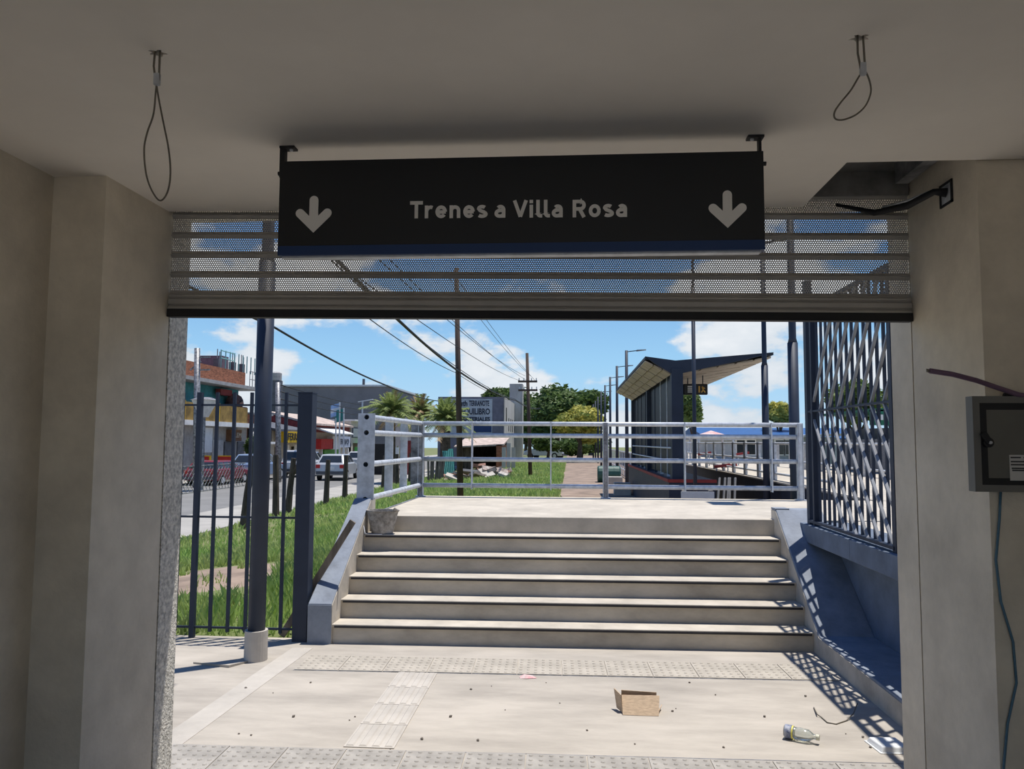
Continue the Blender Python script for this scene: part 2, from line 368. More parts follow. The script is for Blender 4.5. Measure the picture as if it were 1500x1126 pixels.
def stroke(m, pts, w, P, k=0.):
    # one mitred ribbon, front at depth 1 + k
    pts = [Vector(p) for p in pts]; Lf, Rt = [], []
    for i, p in enumerate(pts):
        d0 = (p - pts[i - 1]).normalized() if i else None; d1 = (pts[i + 1] - p).normalized() if i < len(pts) - 1 else None
        if d0 is None: d0 = d1
        if d1 is None: d1 = d0
        t = (d0 + d1).normalized(); nn = Vector((-t.y, t.x)); c = max(.5, nn.dot(Vector((-d0.y, d0.x))))
        Lf.append(p + nn * (w / 2 / c)); Rt.append(p - nn * (w / 2 / c))
    q = len(pts); V = []
    for dep in (1. + k, 0.): V += [P(v.x, v.y, dep) for v in Lf] + [P(v.x, v.y, dep) for v in Rt]
    Fc = []
    for i in range(q - 1):
        Fc += [(i, q + i, q + i + 1, i + 1), (i, i + 1, 2 * q + i + 1, 2 * q + i), (q + i + 1, q + i, 3 * q + i, 3 * q + i + 1)]
    Fc += [(0, 2 * q, 3 * q, q), (q - 1, 2 * q - 1, 4 * q - 1, 3 * q - 1)]
    m.add(V, Fc)
STARTS = [('T', 45), ('r', 140), ('e', 208), ('n', 298), ('e', 385), ('s', 470), ('a', 583), ('V', 700), ('i', 803), ('l', 845), ('l', 893), ('a', 942), ('R', 1072), ('o', 1172), ('s', 1258), ('a', 1340)]
pA = at(590 + 45 * .2333, 270 + 214 * .2333, SY); pB = at(590 + 1412 * .2333, 270 + 205 * .2333, SY)
cap = 112 * .2333 / F_PX * SY * 1.01
for ch, cxp in STARTS:
    t = (cxp - 45) / (1412 - 45); ox = pA.x + (pB.x - pA.x) * t; oz = pA.z + (pB.z - pA.z) * t
    P = lambda u, v, k: (ox + u * cap, SY - .0004 - .0012 * k, oz + v * cap)
    m = MB()
    for si, st_ in enumerate(GL[ch]): stroke(m, st_, W_, P, .12 * si)
    m.build('letter', SIGNTXT, sg, fix=False)
for px in (459, 1066):
    top = at(px, 287 if px < 700 else 279, SY); tip = at(px, 341 if px < 700 else 334, SY); hgt = top.z - tip.z; s_ = hgt
    P = lambda u, v, k: (tip.x + u * s_, SY - .0004 - .0012 * k, tip.z + v * s_)
    m = MB(); stroke(m, [(0, .20), (0, .88)], .24, P)
    nn_ = 16; m.add([P(.12 * math.cos(math.pi * k / nn_), .88 + .12 * math.sin(math.pi * k / nn_), 1) for k in range(nn_ + 1)], [tuple(range(nn_ + 1))])
    stroke(m, [(-.37, .53), (0, .17), (.37, .53)], .24, P, .2)
    for sgn in (-1, 1):
        m.add([P(sgn * .37 + .12 * math.cos(2 * math.pi * k / nn_), .53 + .12 * math.sin(2 * math.pi * k / nn_), 1.35) for k in range(nn_)], [tuple(range(nn_))])
    m.build('arrow', SIGNTXT, sg, fix=False)

# wire loops hanging from the ceiling
def wire_loop(px, py, pts, label):
    c = onz(px, py, ZC)
    o = empty('wire_loop', c, label, 'wire', None)
    for dx in (-.004, .005):
        m = MB(); a = at(*pts[0], c.y); m.tube([(c.x + dx, c.y, ZC + .10), (c.x + dx * 1.6, c.y - .004, (ZC + a.z) / 2), (a.x + dx, c.y, a.z)], .0025, 6); m.build('tail', WIRE, o)
    a = at(*pts[0], c.y)
    m = MB(); m.box(a.x - .007, a.x + .007, c.y - .006, c.y + .006, a.z - .012, a.z + .018); m.build('ferrule', GALV, o, bevel=.002)
    # closed loop through the points, smoothed
    q = [Vector(at(*p, c.y)) for p in pts]; sm = []
    for i in range(len(q) - 1):
        p0, p1, p2, p3 = q[max(i - 1, 0)], q[i], q[i + 1], q[min(i + 2, len(q) - 1)]
        for k in range(5):
            t = k / 5; sm.append(.5 * ((2 * p1) + (p2 - p0) * t + (2 * p0 - 5 * p1 + 4 * p2 - p3) * t * t + (3 * p1 - p0 - 3 * p2 + p3) * t ** 3))
    sm.append(q[-1])
    for i, p in enumerate(sm): p.y += .02 * math.sin(math.pi * i / len(sm))
    m = MB(); m.tube(sm, .0021, 6); m.build('loop', WIRE, o, smooth=True)
wire_loop(231, 78, [(230, 118), (227, 130), (222, 165), (212, 190), (206, 215), (208, 250), (216, 275), (228, 290), (239, 278), (244, 250), (242, 215), (236, 180), (231, 150), (228, 125), (230, 118)], 'long narrow steel wire loop hanging from the ceiling near the left pier')
wire_loop(1259, 56, [(1264, 103), (1258, 113), (1248, 130), (1234, 147), (1226, 160), (1228, 169), (1240, 170), (1258, 163), (1272, 150), (1279, 132), (1277, 118), (1270, 104), (1264, 103)], 'short slanting steel wire loop hanging from the ceiling near the right pier')

# electrical panel, cables, junction box on the right pier
by0, by1 = 2.598, 2.64
a = at(1424, 580, by0); b = at(1429, 720, by0); bx0 = (a.x + b.x) / 2; bz1, bz0 = a.z, b.z; bx1 = bx0 + .46
ep = empty('electrical_panel', (bx0 + .2, by1, bz0), 'grey steel electrical panel with black gasket on the right pier', 'panel')
m = MB(); m.box(bx0, bx1, by0 + .012, by1, bz0, bz1)
t_ = .022
m.box(bx0, bx1, by0, by0 + .012, bz1 - t_, bz1); m.box(bx0, bx1, by0, by0 + .012, bz0, bz0 + t_); m.box(bx0, bx0 + t_, by0, by0 + .012, bz0 + t_, bz1 - t_); m.box(bx1 - t_, bx1, by0, by0 + .012, bz0 + t_, bz1 - t_)
m.build('box_body', BOXG, ep)
m = MB(); g0 = t_; g1 = t_ + .022
m.box(bx0 + g0, bx1 - g0, by0 + .003, by0 + .014, bz1 - g1, bz1 - g0); m.box(bx0 + g0, bx1 - g0, by0 + .003, by0 + .014, bz0 + g0, bz0 + g1); m.box(bx0 + g0, bx0 + g1, by0 + .003, by0 + .014, bz0 + g1, bz1 - g1); m.box(bx1 - g1, bx1 - g0, by0 + .003, by0 + .014, bz0 + g1, bz1 - g1)
m.build('gasket', BLACK, ep)
m = MB(); m.box(bx0 + g1, bx1 - g1, by0 + .004, by0 + .012, bz0 + g1, bz1 - g1); dr = m.build('door', BOXIN, ep)
lc = at(1446, 648, by0)
m = MB(); m.tube([(lc.x, by0 - .012, lc.z), (lc.x, by0 + .004, lc.z)], .016, 14); m.bar((lc.x, by0 - .012, lc.z), (lc.x - .018, by0 - .012, lc.z + .032), .018, .012, (0, 1, 0)); lt = m.build('latch', BLACK, dr)
m = MB(); m.tube([(lc.x + .002, by0 - .020, lc.z), (lc.x + .002, by0 - .012, lc.z)], .005, 8); m.build('lock_core', GALV, dr)
p0 = at(1479, 666, by0); p1 = at(1514, 704, by0)
m = MB(); m.box(p0.x, p1.x, by0 + .002, by0 + .004, p1.z, p0.z); lb = m.build('label_sticker', PAPER, dr)
m = MB(); w_ = p1.x - p0.x; h_ = p0.z - p1.z
for k, (u0, u1, v) in enumerate(((.05, .5, .90), (.62, .95, .90), (.05, .95, .74), (.05, .7, .62), (.08, .8, .48), (.1, .75, .40))):
    m.box(p0.x + u0 * w_, p0.x + u1 * w_, by0 + .0012, by0 + .002, p1.z + v * h_ - .0025, p1.z + v * h_ + .002)
m.build('printed_lines', PRINT, dr)
m = MB(); pts = [at(1362, 543, 2.50), at(1395, 548, 2.52), at(1430, 557, 2.55), at(1462, 568, 2.58), at(1492, 578, 2.60), Vector((bx0 + .22, 2.62, bz1 - .004))]
vc = empty('violet_cable', pts[-1], 'violet cable sticking out over the top of the electrical panel', 'cable')
m.tube(pts, .0085, 8); m.build('sheath', VIOLET, vc, smooth=True)
m = MB(); d_ = (pts[0] - pts[1]).normalized()
for k in range(3): m.tube([pts[0] + Vector((0, .001 * k, .003 * (k - 1))), pts[0] + d_ * .012 + Vector((0, 0, .004 * (k - 1)))], .0016, 5)
m.build('bare_ends', WIRE, vc)
m = MB(); gx = bx0 + .15; m.tube([(gx - .04, 2.618, bz1 + .002), (gx + .1, 2.618, bz1 + .002), (gx + .25, 2.618, bz1 + .002)], .010, 8); m.build('gland', BLACK, vc, smooth=True)
m = MB(); m.tube([at(1466, 718, 2.628), at(1464, 760, 2.630), at(1459, 820, 2.632), at(1466, 880, 2.632), at(1484, 940, 2.632), at(1489, 1000, 2.632), at(1476, 1060, 2.632), at(1470, 1126, 2.632), at(1468, 1200, 2.632), Vector((at(1468, 1200, 2.632).x, 2.63, .0))], .004, 6)
tag(m.build('blue_cable', BLUEC, smooth=True), 'thin blue cable hanging down from the electrical panel', 'cable')
jc = onx(1387, 284, XR)
jb = empty('junction_box', jc, 'recessed junction box with cable bundle high on the right pier', 'junction box')
m = MB(); hw, hh = .045, .042
for (y0, y1, z0, z1) in ((-hw, hw, hh - .008, hh), (-hw, hw, -hh, -hh + .008), (-hw, -hw + .008, -hh, hh), (hw - .008, hw, -hh, hh)): m.box(XR - .006, XR + .002, jc.y + y0, jc.y + y1, jc.z + z0, jc.z + z1)
m.build('frame', BLACK, jb)
m = MB(); m.box(XR - .002, XR + .002, jc.y - hw + .008, jc.y + hw - .008, jc.z - hh + .008, jc.z + hh - .008); m.build('back_plate', GALV, jb)
m = MB(); m.tube([(XR - .001, jc.y, jc.z + .005), (XR - .04, jc.y + .01, jc.z + .012), (XR - .09, jc.y + .12, jc.z - .005), (XR - .17, jc.y + .22, jc.z - .0), (XR - .30, jc.y + .27, jc.z + .05)], [.018, .012, .015, .012, .006], 8); m.build('cable_bundle', BLACK, jb, smooth=True)
m = MB(); m.tube([(XR - .05, jc.y + .03, jc.z + .018), (XR - .09, jc.y + .10, jc.z + .010), (XR - .15, jc.y + .19, jc.z + .012)], .005, 6); m.build('bare_strand', GALV, jb, smooth=True)

# ================================================================== PLAZA
struct_floor = MB().box(-6.5, 2.45, 3.30, 6.24, -.12, 0.0).build('floor_plaza', CONC); plaza = struct(struct_floor, 'sunlit concrete plaza floor between doorway and stairs')
def tile_mesh(name, sx, sy, kind, m_):
    m = MB(); m.box(-sx / 2 + .003, sx / 2 - .003, -sy / 2 + .003, sy / 2 - .003, -.002, .004)
    if kind == 'dots':
        nx = 6; ny = 6
        for i in range(nx):
            for j in range(ny):
                cx = -sx / 2 + (i + .5) * sx / nx; cy = -sy / 2 + (j + .5) * sy / ny; b = len(m.v)
                q = [(cx + .013 * math.cos(k * math.pi / 3), cy + .013 * math.sin(k * math.pi / 3), .004) for k in range(6)] + [(cx + .008 * math.cos(k * math.pi / 3), cy + .008 * math.sin(k * math.pi / 3), .009) for k in range(6)]
                m.add(q, [(k, (k + 1) % 6, (k + 1) % 6 + 6, k + 6) for k in range(6)] + [tuple(range(6, 12))])
    else:
        for i in range(4):
            cx = -sx / 2 + (i + .5) * sx / 4
            m.hexa([(cx - .022, -sy / 2 + .012, .004), (cx + .022, -sy / 2 + .012, .004), (cx + .022, sy / 2 - .012, .004), (cx - .022, sy / 2 - .012, .004), (cx - .015, -sy / 2 + .018, .010), (cx + .015, -sy / 2 + .018, .010), (cx + .015, sy / 2 - .018, .010), (cx - .015, sy / 2 - .018, .010)])
    me = bpy.data.meshes.new(name); me.from_pydata(m.v, [], m.f); me.materials.append(m_); me.update(); return me
TD = tile_mesh('tactile_tile', .312, .37, 'dots', CONCT); TL = tile_mesh('tactile_tile', .275, .33, 'bars', CONC2); TG = tile_mesh('tactile_tile', .31, .33, 'dots', CONCG)
for i in range(12):
    x = -1.93 + .156 + i * .312; piece(TD, 'tactile_tile', plaza, (x, 5.625 + .028 * x, .001), math.atan(.028))
for i in range(4): piece(TL, 'tactile_tile', plaza, (-1.048, 5.235 - i * .33, .001))
for i in range(13):
    x = -2.08 + .155 + i * .31; piece(TG, 'tactile_tile', plaza, (x, 3.915 + .02 * x, .001), math.atan(.02))
m = MB(); m.hexa([(-2.20, 3.9, -.002), (-2.04, 3.9, -.002), (-1.98, 5.95, -.002), (-2.14, 5.95, -.002), (-2.20, 3.9, .0025), (-2.04, 3.9, .0025), (-1.98, 5.95, .0025), (-2.14, 5.95, .0025)]); m.build('pale_cement_strip', CONC2, plaza)
m = MB(); m.box(-1.93, 1.86, 5.43, 5.44, -.002, .001); m.box(-2.1, 1.86, 4.085, 4.092, -.002, .001); m.map(lambda p: Vector((p.x, p.y + .026 * p.x, p.z))); m.build('floor_joint', DULLST, plaza)
m = MB(); c0, c1, c2 = onz(283, 972, 0), onz(335, 978, 0), onz(372, 968, 0)
m.add([(c0.x, c0.y, 0), (c1.x, c1.y, 0), (c2.x, c2.y, 0), (c0.x, c0.y, .012), (c1.x, c1.y, .018), (c2.x, c2.y, .012), (c2.x - .2, c2.y + .12, .0), (c0.x + .05, c0.y + .1, 0)], [(0, 1, 4, 3), (1, 2, 5, 4), (3, 4, 5, 6, 7)]); m.build('lifted_slab_edge', CONC, plaza)

# ------------------------------------------------------------------ staircase
stx0, stx1 = -1.882, 1.880
SK = lambda p: Vector((p.x, p.y + .028 * p.x, p.z))
H_ = .90; NR = 6; RI = H_ / NR; Y0 = 6.15; YT = 7.272; TR = (YT - Y0) / (NR - 1)
st = empty('staircase', (0, Y0, 0), 'six-step concrete staircase up to the railed landing', 'stairs')
for i in range(5):
    y = Y0 + i * TR; z1 = (i + 1) * RI
    m = MB(); m.box(stx0, stx1 - .005, y + .018, YT + .1 if i == 4 else y + TR + .03, z1 - RI, z1 - .022); m.map(SK); sp = m.build('step', RISER, st)
    m = MB(); m.box(stx0, stx1 - .005, y + .002, y + TR + .02, z1 - .022, z1); m.map(SK); m.build('tread', TREAD, sp, bevel=.004)
    m = MB(); m.box(stx0 + .02, stx1 - .02, y - .001, y + .006, z1 - .026, z1 - .010); m.map(SK); m.build('anti_slip_strip', STRIP, sp)
m = MB(); m.box(stx0, stx1 - .005, YT + .012, YT + .2, H_ - RI, H_ - .03); m.map(SK); m.build('step', RISER, st)
# left stringer
m = MB()
prof = [(6.085, 0), (7.40, 0), (7.40, 1.055), (7.235, 1.055), (6.085, .31)]
def strL(p): t = (p.y - 6.085) / 1.3; w = .19 - .035 * t; return Vector((stx0 + (p.x) * w, p.y, p.z))
m.prism(prof, 'x', -1, 0); m.map(strL); sl = m.build('stringer', STRPAINT, st, bevel=.006)
m = MB(); m.box(-1, 0, 6.079, 6.088, 0, .30); m.map(strL); m.build('painted_front', STRPAINT, sl)
m = MB(); m.prism([(6.09, 0), (7.40, 0), (7.40, 1.04), (7.235, 1.04), (6.09, .30)], 'x', stx0, stx0 + .004); m.build('bare_side', RISER, sl)
# landing
m = MB(); m.add([], []); m.box(stx0, 2.9, YT, 9.95, H_ - .16, H_)
m.map(lambda p: Vector((p.x, p.y + (.028 * p.x if p.y < 8 else .006 * p.x), p.z))); ld = struct(m.build('floor_landing', TREAD, bevel=.006), 'pale concrete landing at the top of the stairs')
m = MB(); m.box(stx0 + .02, 2.85, YT + .25, 9.9, 0, H_ - .16); m.map(lambda p: Vector((p.x, p.y + .006 * p.x, p.z))); m.build('landing_base', RISER, ld)
m = MB(); m.box(stx0 - .03, stx0, YT + .14, 9.95, H_ - .10, H_ + .004); m.build('edge_strip', DULLST, ld)
xw = 2.29
# retaining wall with ledge
m = MB(); m.box(xw - .002, xw + .25, 3.36, 7.15, 0, .76); rw = struct(m.build('wall_right_outside', NAVYWALL), 'navy painted retaining wall under the grille')
m = MB(); m.box(2.05, 2.50, 3.36, 5.9, .745, .90); m.build('ledge', NAVYWALL, rw, bevel=.006)
m = MB(); m.box(2.05, 2.50, 5.904, 7.12, .745, .90); m.build('ledge', NAVYWALL, rw, bevel=.006)

# right stringer, running out into a low kerb
m = MB(); prof = [(3.36, 0), (7.42, 0), (7.42, 1.0), (7.27, 1.0), (6.10, .15), (3.36, .15)]
m.prism(prof, 'x', stx1, xw); sr = m.build('stringer', STRPAINT, rw, bevel=.008)
m = MB(); m.prism([(3.36, 0), (7.42, 0), (7.42, .985), (7.27, .985), (6.10, .135), (3.36, .135)], 'x', stx1 - .004, stx1 + .001); m.build('bare_side', RISER, sr)
m = MB(); m.hexa([(stx1 - .003, 7.265, .99), (stx1 + .12, 7.265, .99), (stx1 + .12, 7.425, .99), (stx1 - .003, 7.425, .99), (stx1 - .003, 7.265, 1.006), (stx1 + .12, 7.265, 1.006), (stx1 + .12, 7.425, 1.006), (stx1 - .003, 7.425, 1.006)]); m.build('coping', STRPAINT, sr)
# ------------------------------------------------------------------ grille on the ledge
gr = empty('steel_grille', (2.10, 6.1, .90), 'tall navy steel grille of vertical and slanting bars on the ledge', 'grille')
gy0, gy1, gz0, gz1, gxx = 5.19, 6.985, .93, 2.79, 2.115
GT = 2.79
for y, w in ((gy0, .055), (gy1, .07), (gy1 - .15, .035)):
    m = MB(); m.box(gxx - .03, gxx + .03, y - w / 2, y + w / 2, .895, 3.05 if y == gy1 else GT); m.build('post', NAVY, gr)
for z, hgt, w in ((GT - .01, .03, .03), (1.88, .016, .03), (gz0, .022, .05)):
    m = MB(); m.box(gxx - w / 2 - .012, gxx + w / 2 - .012, gy0, gy1, z - hgt / 2, z + hgt / 2); m.build('rail', NAVY, gr)
nb = 14
for i in range(nb):
    y = gy0 + .06 + (gy1 - .2 - gy0) * i / (nb - .5)
    m = MB(); m.box(gxx + .002, gxx + .020, y - .011, y + .011, gz0, GT); m.build('upright_bar', NAVY, gr)
k = 0
for i in range(9):
    y = gy1 - .10 - i * .2215
    for sgn in (1, -1):
        zt = (GT if sgn > 0 else gz0); sl_ = .72 if sgn > 0 else .80
        dz = abs(zt - 1.88); ye = y - sl_ * dz; ze = zt
        if ye < gy0: ye = gy0; ze = 1.88 + sgn * (y - gy0) / sl_
        if abs(y - ye) < .05: continue
        m = MB(); m.bar((gxx - .012, y, 1.88), (gxx - .012, ye, ze), .018, .020, (1, 0, 0)); m.build('slanting_bar', mat('bar_grey', (.25, .26, .28), .6, var=.1), gr)

gr2 = empty('steel_grille', (2.10, 4.3, .90), 'plain barred steel panel on the ledge hidden by the right jamb', 'grille')
for y in (3.52, 4.32, 5.10):
    m = MB(); m.box(gxx - .025, gxx + .025, y - .025, y + .025, .895, GT); m.build('post', NAVY, gr2)
for z in (GT - .02, 2.28, 1.62, gz0):
    m = MB(); m.box(gxx - .02, gxx + .02, 3.5, 5.12, z - .03, z + .03); m.build('rail', NAVY, gr2)
for i in range(9):
    y = 3.62 + i * .17; m = MB(); m.box(gxx - .01, gxx + .01, y - .01, y + .01, gz0, GT); m.build('upright_bar', NAVY, gr2)

# ------------------------------------------------------------------ fence, posts, poles on the plaza
fe = empty('bar_fence', (-2.85, 6.18, 0), 'navy vertical bar fence between the plaza and the grass', 'fence')
for z in (.084, .972, 1.89):
    m = MB(); m.box(-4.6, -2.20, 6.172, 6.188, z - .008, z + .008); m.build('rail', NAVY, fe)
bx = [-3.064 - .147 * k for k in range(10, 0, -1)] + [-3.064, -2.916, -2.769, -2.622, -2.475, -2.329]
for x in bx:
    m = MB(); m.box(x - .012, x + .012, 6.168, 6.192, .05, 1.995); m.build('bar', NAVY, fe)
m = MB(); m.box(-4.62, -4.56, 6.15, 6.21, 0, 1.995); m.build('end_post', NAVY, fe)
m = MB(); m.box(-3.085, -3.045, 6.16, 6.20, 0, 1.995); m.build('end_post', NAVY, fe)
gp = empty('square_post', (-2.15, 6.18, 0), 'thick square navy post between the fence and the stairs', 'post')
m = MB(); m.box(-2.212, -2.092, 6.12, 6.24, 0, 1.985); m.build('shaft', NAVY, gp, bevel=.003)
m = MB(); m.box(-2.214, -2.090, 6.118, 6.242, 1.985, 1.995); m.build('cap', NAVY, gp)
def lamp_pole(px_x, Y, label, r=.062, ft=None, zj=2.95, base_z=0., conc=False, top=5.4, head=None):
    x = px_x
    o = empty('lamp_pole', (x, Y, base_z), label, 'pole')
    if conc:
        m = MB(); m.tube([(x, Y, base_z), (x, Y, base_z + .215)], [.084, .082], 24); m.build('concrete_footing', CONC2, o, smooth=False)
    m = MB(); m.tube([(x, Y, base_z + (.21 if conc else 0)), (x + .0, Y, zj)], r, 20); m.build('lower_shaft', NAVY, o, smooth=True)
    m = MB(); m.tube([(x, Y, zj - .02), (x, Y, zj + .06), (x, Y, top)], [r, r * .72, r * .68], 16); m.build('upper_shaft', NAVY, o, smooth=True)
    if head is not None:
        m = MB(); m.bar((x, Y, top - .05), (head.x, head.y, top + .03), .04, .04); m.build('arm', NAVY, o)
        m = MB(); m.box(head.x - .18, head.x + .18, head.y - .25, head.y + .25, top, top + .07); m.build('luminaire', NAVY, o, bevel=.02)
        return o
    m = MB(); m.bar((x, Y, top - .05), (x + .25, Y, top + .02), .04, .04); m.build('arm', NAVY, o)
    m = MB(); m.hexa([(x + .2, Y - .09, top), (x + .62, Y - .07, top + .05), (x + .62, Y + .07, top + .05), (x + .2, Y + .09, top), (x + .2, Y - .07, top + .07), (x + .62, Y - .05, top + .09), (x + .62, Y + .05, top + .09), (x + .2, Y + .07, top + .07)]); m.build('luminaire', NAVY, o)
    return o
lamp_pole(-2.292, 5.607, 'navy round pole on a concrete footing in front of the bar fence', conc=True)
p = at(1163, 600, 10.3); lamp_pole(p.x, 10.3, 'navy lamp pole standing closest to the steel grille', r=.066, zj=2.92, head=onz(1062, 737, H_) - SUN_DIR * ((5.4 - H_) / -SUN_DIR.z))
p = at(1121, 600, 14.6); lamp_pole(p.x, 14.6, 'navy lamp pole in front of the right canopy tip', r=.062, zj=3.05)
p = at(1017, 600, 13.0); lamp_pole(p.x, 13.0, 'slim navy lamp pole in front of the platform canopy sign', r=.032, zj=4.2, top=5.6)

# ------------------------------------------------------------------ railing on the landing
ra = empty('steel_railing', (.4, 9.77, H_), 'galvanised tube railing around the landing', 'railing')
ZR = (1.829, 1.680, 1.376, 1.046); rb = .028
for z in ZR:
    m = MB(); m.tube([(-1.90, 9.75, z), (2.86, 9.80, z)], rb, 12); m.build('rail', GALV, ra, smooth=True)
    m = MB(); m.tube([(-1.945, 7.27, z), (-1.90, 9.72, z)], rb * 1.05, 12, caps=False); m.build('rail', GALV, ra, smooth=True)
def plateX(x, y):   # plate across a rail that runs along X
    m = MB(); m.box(x - .007, x + .007, y - .045, y + .045, 1.0 if True else H_, 1.855); m.build('plate_post', GALV, ra, bevel=.002)
def plateY(x, y, w=.09, z0=1.0, t=.007, mt=None):
    m = MB(); m.box(x - w / 2, x + w / 2, y - t, y + t, z0, 1.865); m.build('plate_post', mt or GALV, ra, bevel=.002)
for px in (692, 807, 1003, 1130): p = at(px, 640, 9.77); plateX(p.x, 9.77 + .01 * p.x)
plateY(-1.955, 8.25); plateY(-1.945, 8.95, .085)
m = MB(); xa, xb, ya, yb, sq = -2.0275, -1.8625, 7.262, 7.270, .036
zs_ = sorted(ZR); edges = [1.04]
for z in zs_: edges += [max(1.04, z - sq), min(1.865, z + sq)]
edges.append(1.865)
for k in range(0, len(edges), 2):
    if edges[k + 1] - edges[k] > .002: m.box(xa, xb, ya, yb, edges[k], edges[k + 1])
for z in zs_:
    z0_, z1_ = max(1.04, z - sq), min(1.865, z + sq)
    m.box(xa, -1.945 - sq, ya, yb, z0_, z1_); m.box(-1.945 + sq, xb, ya, yb, z0_, z1_)
    for k in range(16):
        q = []
        for kk, r_ in ((k, 0), (k + 1, 0), (k + 1, 1), (k, 1)):
            a = 2 * math.pi * kk / 16 + math.pi / 4; s = max(abs(math.cos(a)), abs(math.sin(a)))
            q.append((-1.945 + (.024 if r_ else sq / s) * math.cos(a), min(max(z + (.024 if r_ else sq / s) * math.sin(a), z0_), z1_)))
        m.hexa([(u, ya, v) for u, v in q] + [(u, yb, v) for u, v in q])
m.build('plate_post', GALV, ra)
m = MB(); m.box(-2.03, -1.98, 7.27, 7.285, 1.04, 1.85); m.build('flat_post', GREYBLUE, ra)
for px in (617, 887, 1173):
    p = at(px, 680, 9.77); yy = 9.77 + .01 * p.x
    m = MB(); m.box(p.x - .022, p.x + .022, yy - .04, yy + .04, H_, 1.85); mp_ = m.build('main_post', DULLST if px < 1000 else GALV, ra, bevel=.003)
    m = MB(); m.box(p.x - .06, p.x + .06, yy - .06, yy + .06, H_, H_ + .012); m.build('flange', GALV, mp_)
    for s_ in (-1, 1):
        m = MB(); m.box(p.x + s_ * .030 - .004, p.x + s_ * .030 + .004, yy - .04, yy + .04, H_ + .01, 1.85); m.build('side_plate', GALV, mp_)
m = MB(); m.box(-2.02, -1.90, 9.715, 9.73, H_ + .1, 1.86); m.build('flat_post', DULLST, ra)

# ------------------------------------------------------------------ litter and tools
# mortar bucket on the top step
c = at(563, 780, 7.16); zb_ = 5 * RI; cb = Vector((c.x, 7.13 + .028 * c.x, zb_))
bu = empty('mortar_bucket', cb, 'cement-caked mortar bucket on the top step by the left stringer', 'bucket')
BUM = mat('mortar_caked', (.34, .31, .27), .95, var=.3, scale=18, bump=.6, bscale=40)
m = MB(); prof = [(.0, .004), (.105, .004), (.155, .205), (.165, .205), (.165, .215), (.150, .215), (.100, .02), (0, .02)]; n = 24; o_ = 0
V = [(cb.x + r * .95 * math.cos(2 * math.pi * k / n), cb.y + r * .7 * math.sin(2 * math.pi * k / n), cb.z + z) for r, z in prof for k in range(n)]
m.add(V, [(i * n + k, i * n + (k + 1) % n, (i + 1) * n + (k + 1) % n, (i + 1) * n + k) for i in range(len(prof) - 1) for k in range(n)]); m.build('pail', BUM, bu, smooth=False)
m = MB(); m.tube([(cb.x + .1, cb.y - .05, cb.z + .20), (cb.x + .13, cb.y - .07, cb.z + .235), (cb.x + .155, cb.y - .04, cb.z + .21)], .012, 7); m.build('mortar_lump', BUM, bu)
m = MB(); m.tube([(cb.x - .155, cb.y, cb.z + .2), (cb.x - .16, cb.y - .08, cb.z + .1), (cb.x - .13, cb.y - .12, cb.z + .01), (cb.x - .05, cb.y - .13, cb.z + .006), (cb.x + .03, cb.y - .125, cb.z + .006)], .004, 6); m.build('handle', GALV, bu, smooth=True)
# planks leaning beside the left stringer
a = Vector((-1.785, 6.30, .940)); b = Vector((-2.36, 6.30, 0.0))
m = MB(); m.bar(b, a, .052, .024, (0, 1, 0)); tag(m.build('wooden_plank', WOOD), 'long weathered plank leaning against the left stair stringer', 'plank')
m = MB(); m.bar((-2.25, 6.30, .0), (-2.06, 6.44, .56), .014, .022, (1, 0, 0)); tag(m.build('thin_stick', WOOD), 'thin short stick leaning beside the square navy post', 'stick')
# carton
c = onz(938, 1046, 0)
cx_, cy_ = c.x + .0, c.y + .05
cbx = empty('cardboard_carton', (cx_, cy_, 0), 'small torn brown cardboard carton on the plaza floor', 'carton')
w2, d2, h2 = .105, .045, .105
m = MB(); m.box(cx_ - w2, cx_ + w2, cy_ - d2, cy_ + d2, 0.002, .006); m.hexa([(cx_ - w2, cy_ - d2 - .03, .002), (cx_ + w2, cy_ - d2 - .03, .002), (cx_ + w2, cy_ - d2 - .025, .002), (cx_ - w2, cy_ - d2 - .025, .002), (cx_ - w2, cy_ - d2 + .05, h2 * .86), (cx_ + w2 + .014, cy_ - d2 + .05, h2 * .88), (cx_ + w2 + .014, cy_ - d2 + .055, h2 * .88), (cx_ - w2, cy_ - d2 + .055, h2 * .86)])
m.build('front_panel', CARD, cbx)
m = MB(); m.hexa([(cx_ - w2, cy_ + d2 - .005, .004), (cx_ + w2, cy_ + d2 - .005, .004), (cx_ + w2, cy_ + d2, .004), (cx_ - w2, cy_ + d2, .004), (cx_ - w2, cy_ + d2 - .005, h2 + .004), (cx_ + w2, cy_ + d2 - .005, h2 - .004), (cx_ + w2, cy_ + d2, h2 - .004), (cx_ - w2, cy_ + d2, h2 + .004)]); m.build('back_panel', CARDD, cbx)
m = MB(); m.hexa([(cx_ - w2 - .03, cy_ + d2 - .02, .01), (cx_ - w2, cy_ - d2, .004), (cx_ - w2 + .004, cy_ - d2, .004), (cx_ - w2 - .026, cy_ + d2 - .02, .01), (cx_ - w2 - .045, cy_ + d2, h2 + .012), (cx_ - w2 - .01, cy_ - d2 + .01, h2), (cx_ - w2 - .006, cy_ - d2 + .01, h2), (cx_ - w2 - .040, cy_ + d2, h2 + .012)]); m.build('end_flap', CARDD, cbx)
m = MB(); m.hexa([(cx_ + w2, cy_ - d2, .004), (cx_ + w2 + .02, cy_ + d2, .004), (cx_ + w2 + .024, cy_ + d2, .004), (cx_ + w2 + .004, cy_ - d2, .004), (cx_ + w2, cy_ - d2, .02), (cx_ + w2 + .03, cy_ + d2, .03), (cx_ + w2 + .034, cy_ + d2, .03), (cx_ + w2 + .004, cy_ - d2, .02)]); m.build('end_flap', CARDD, cbx)
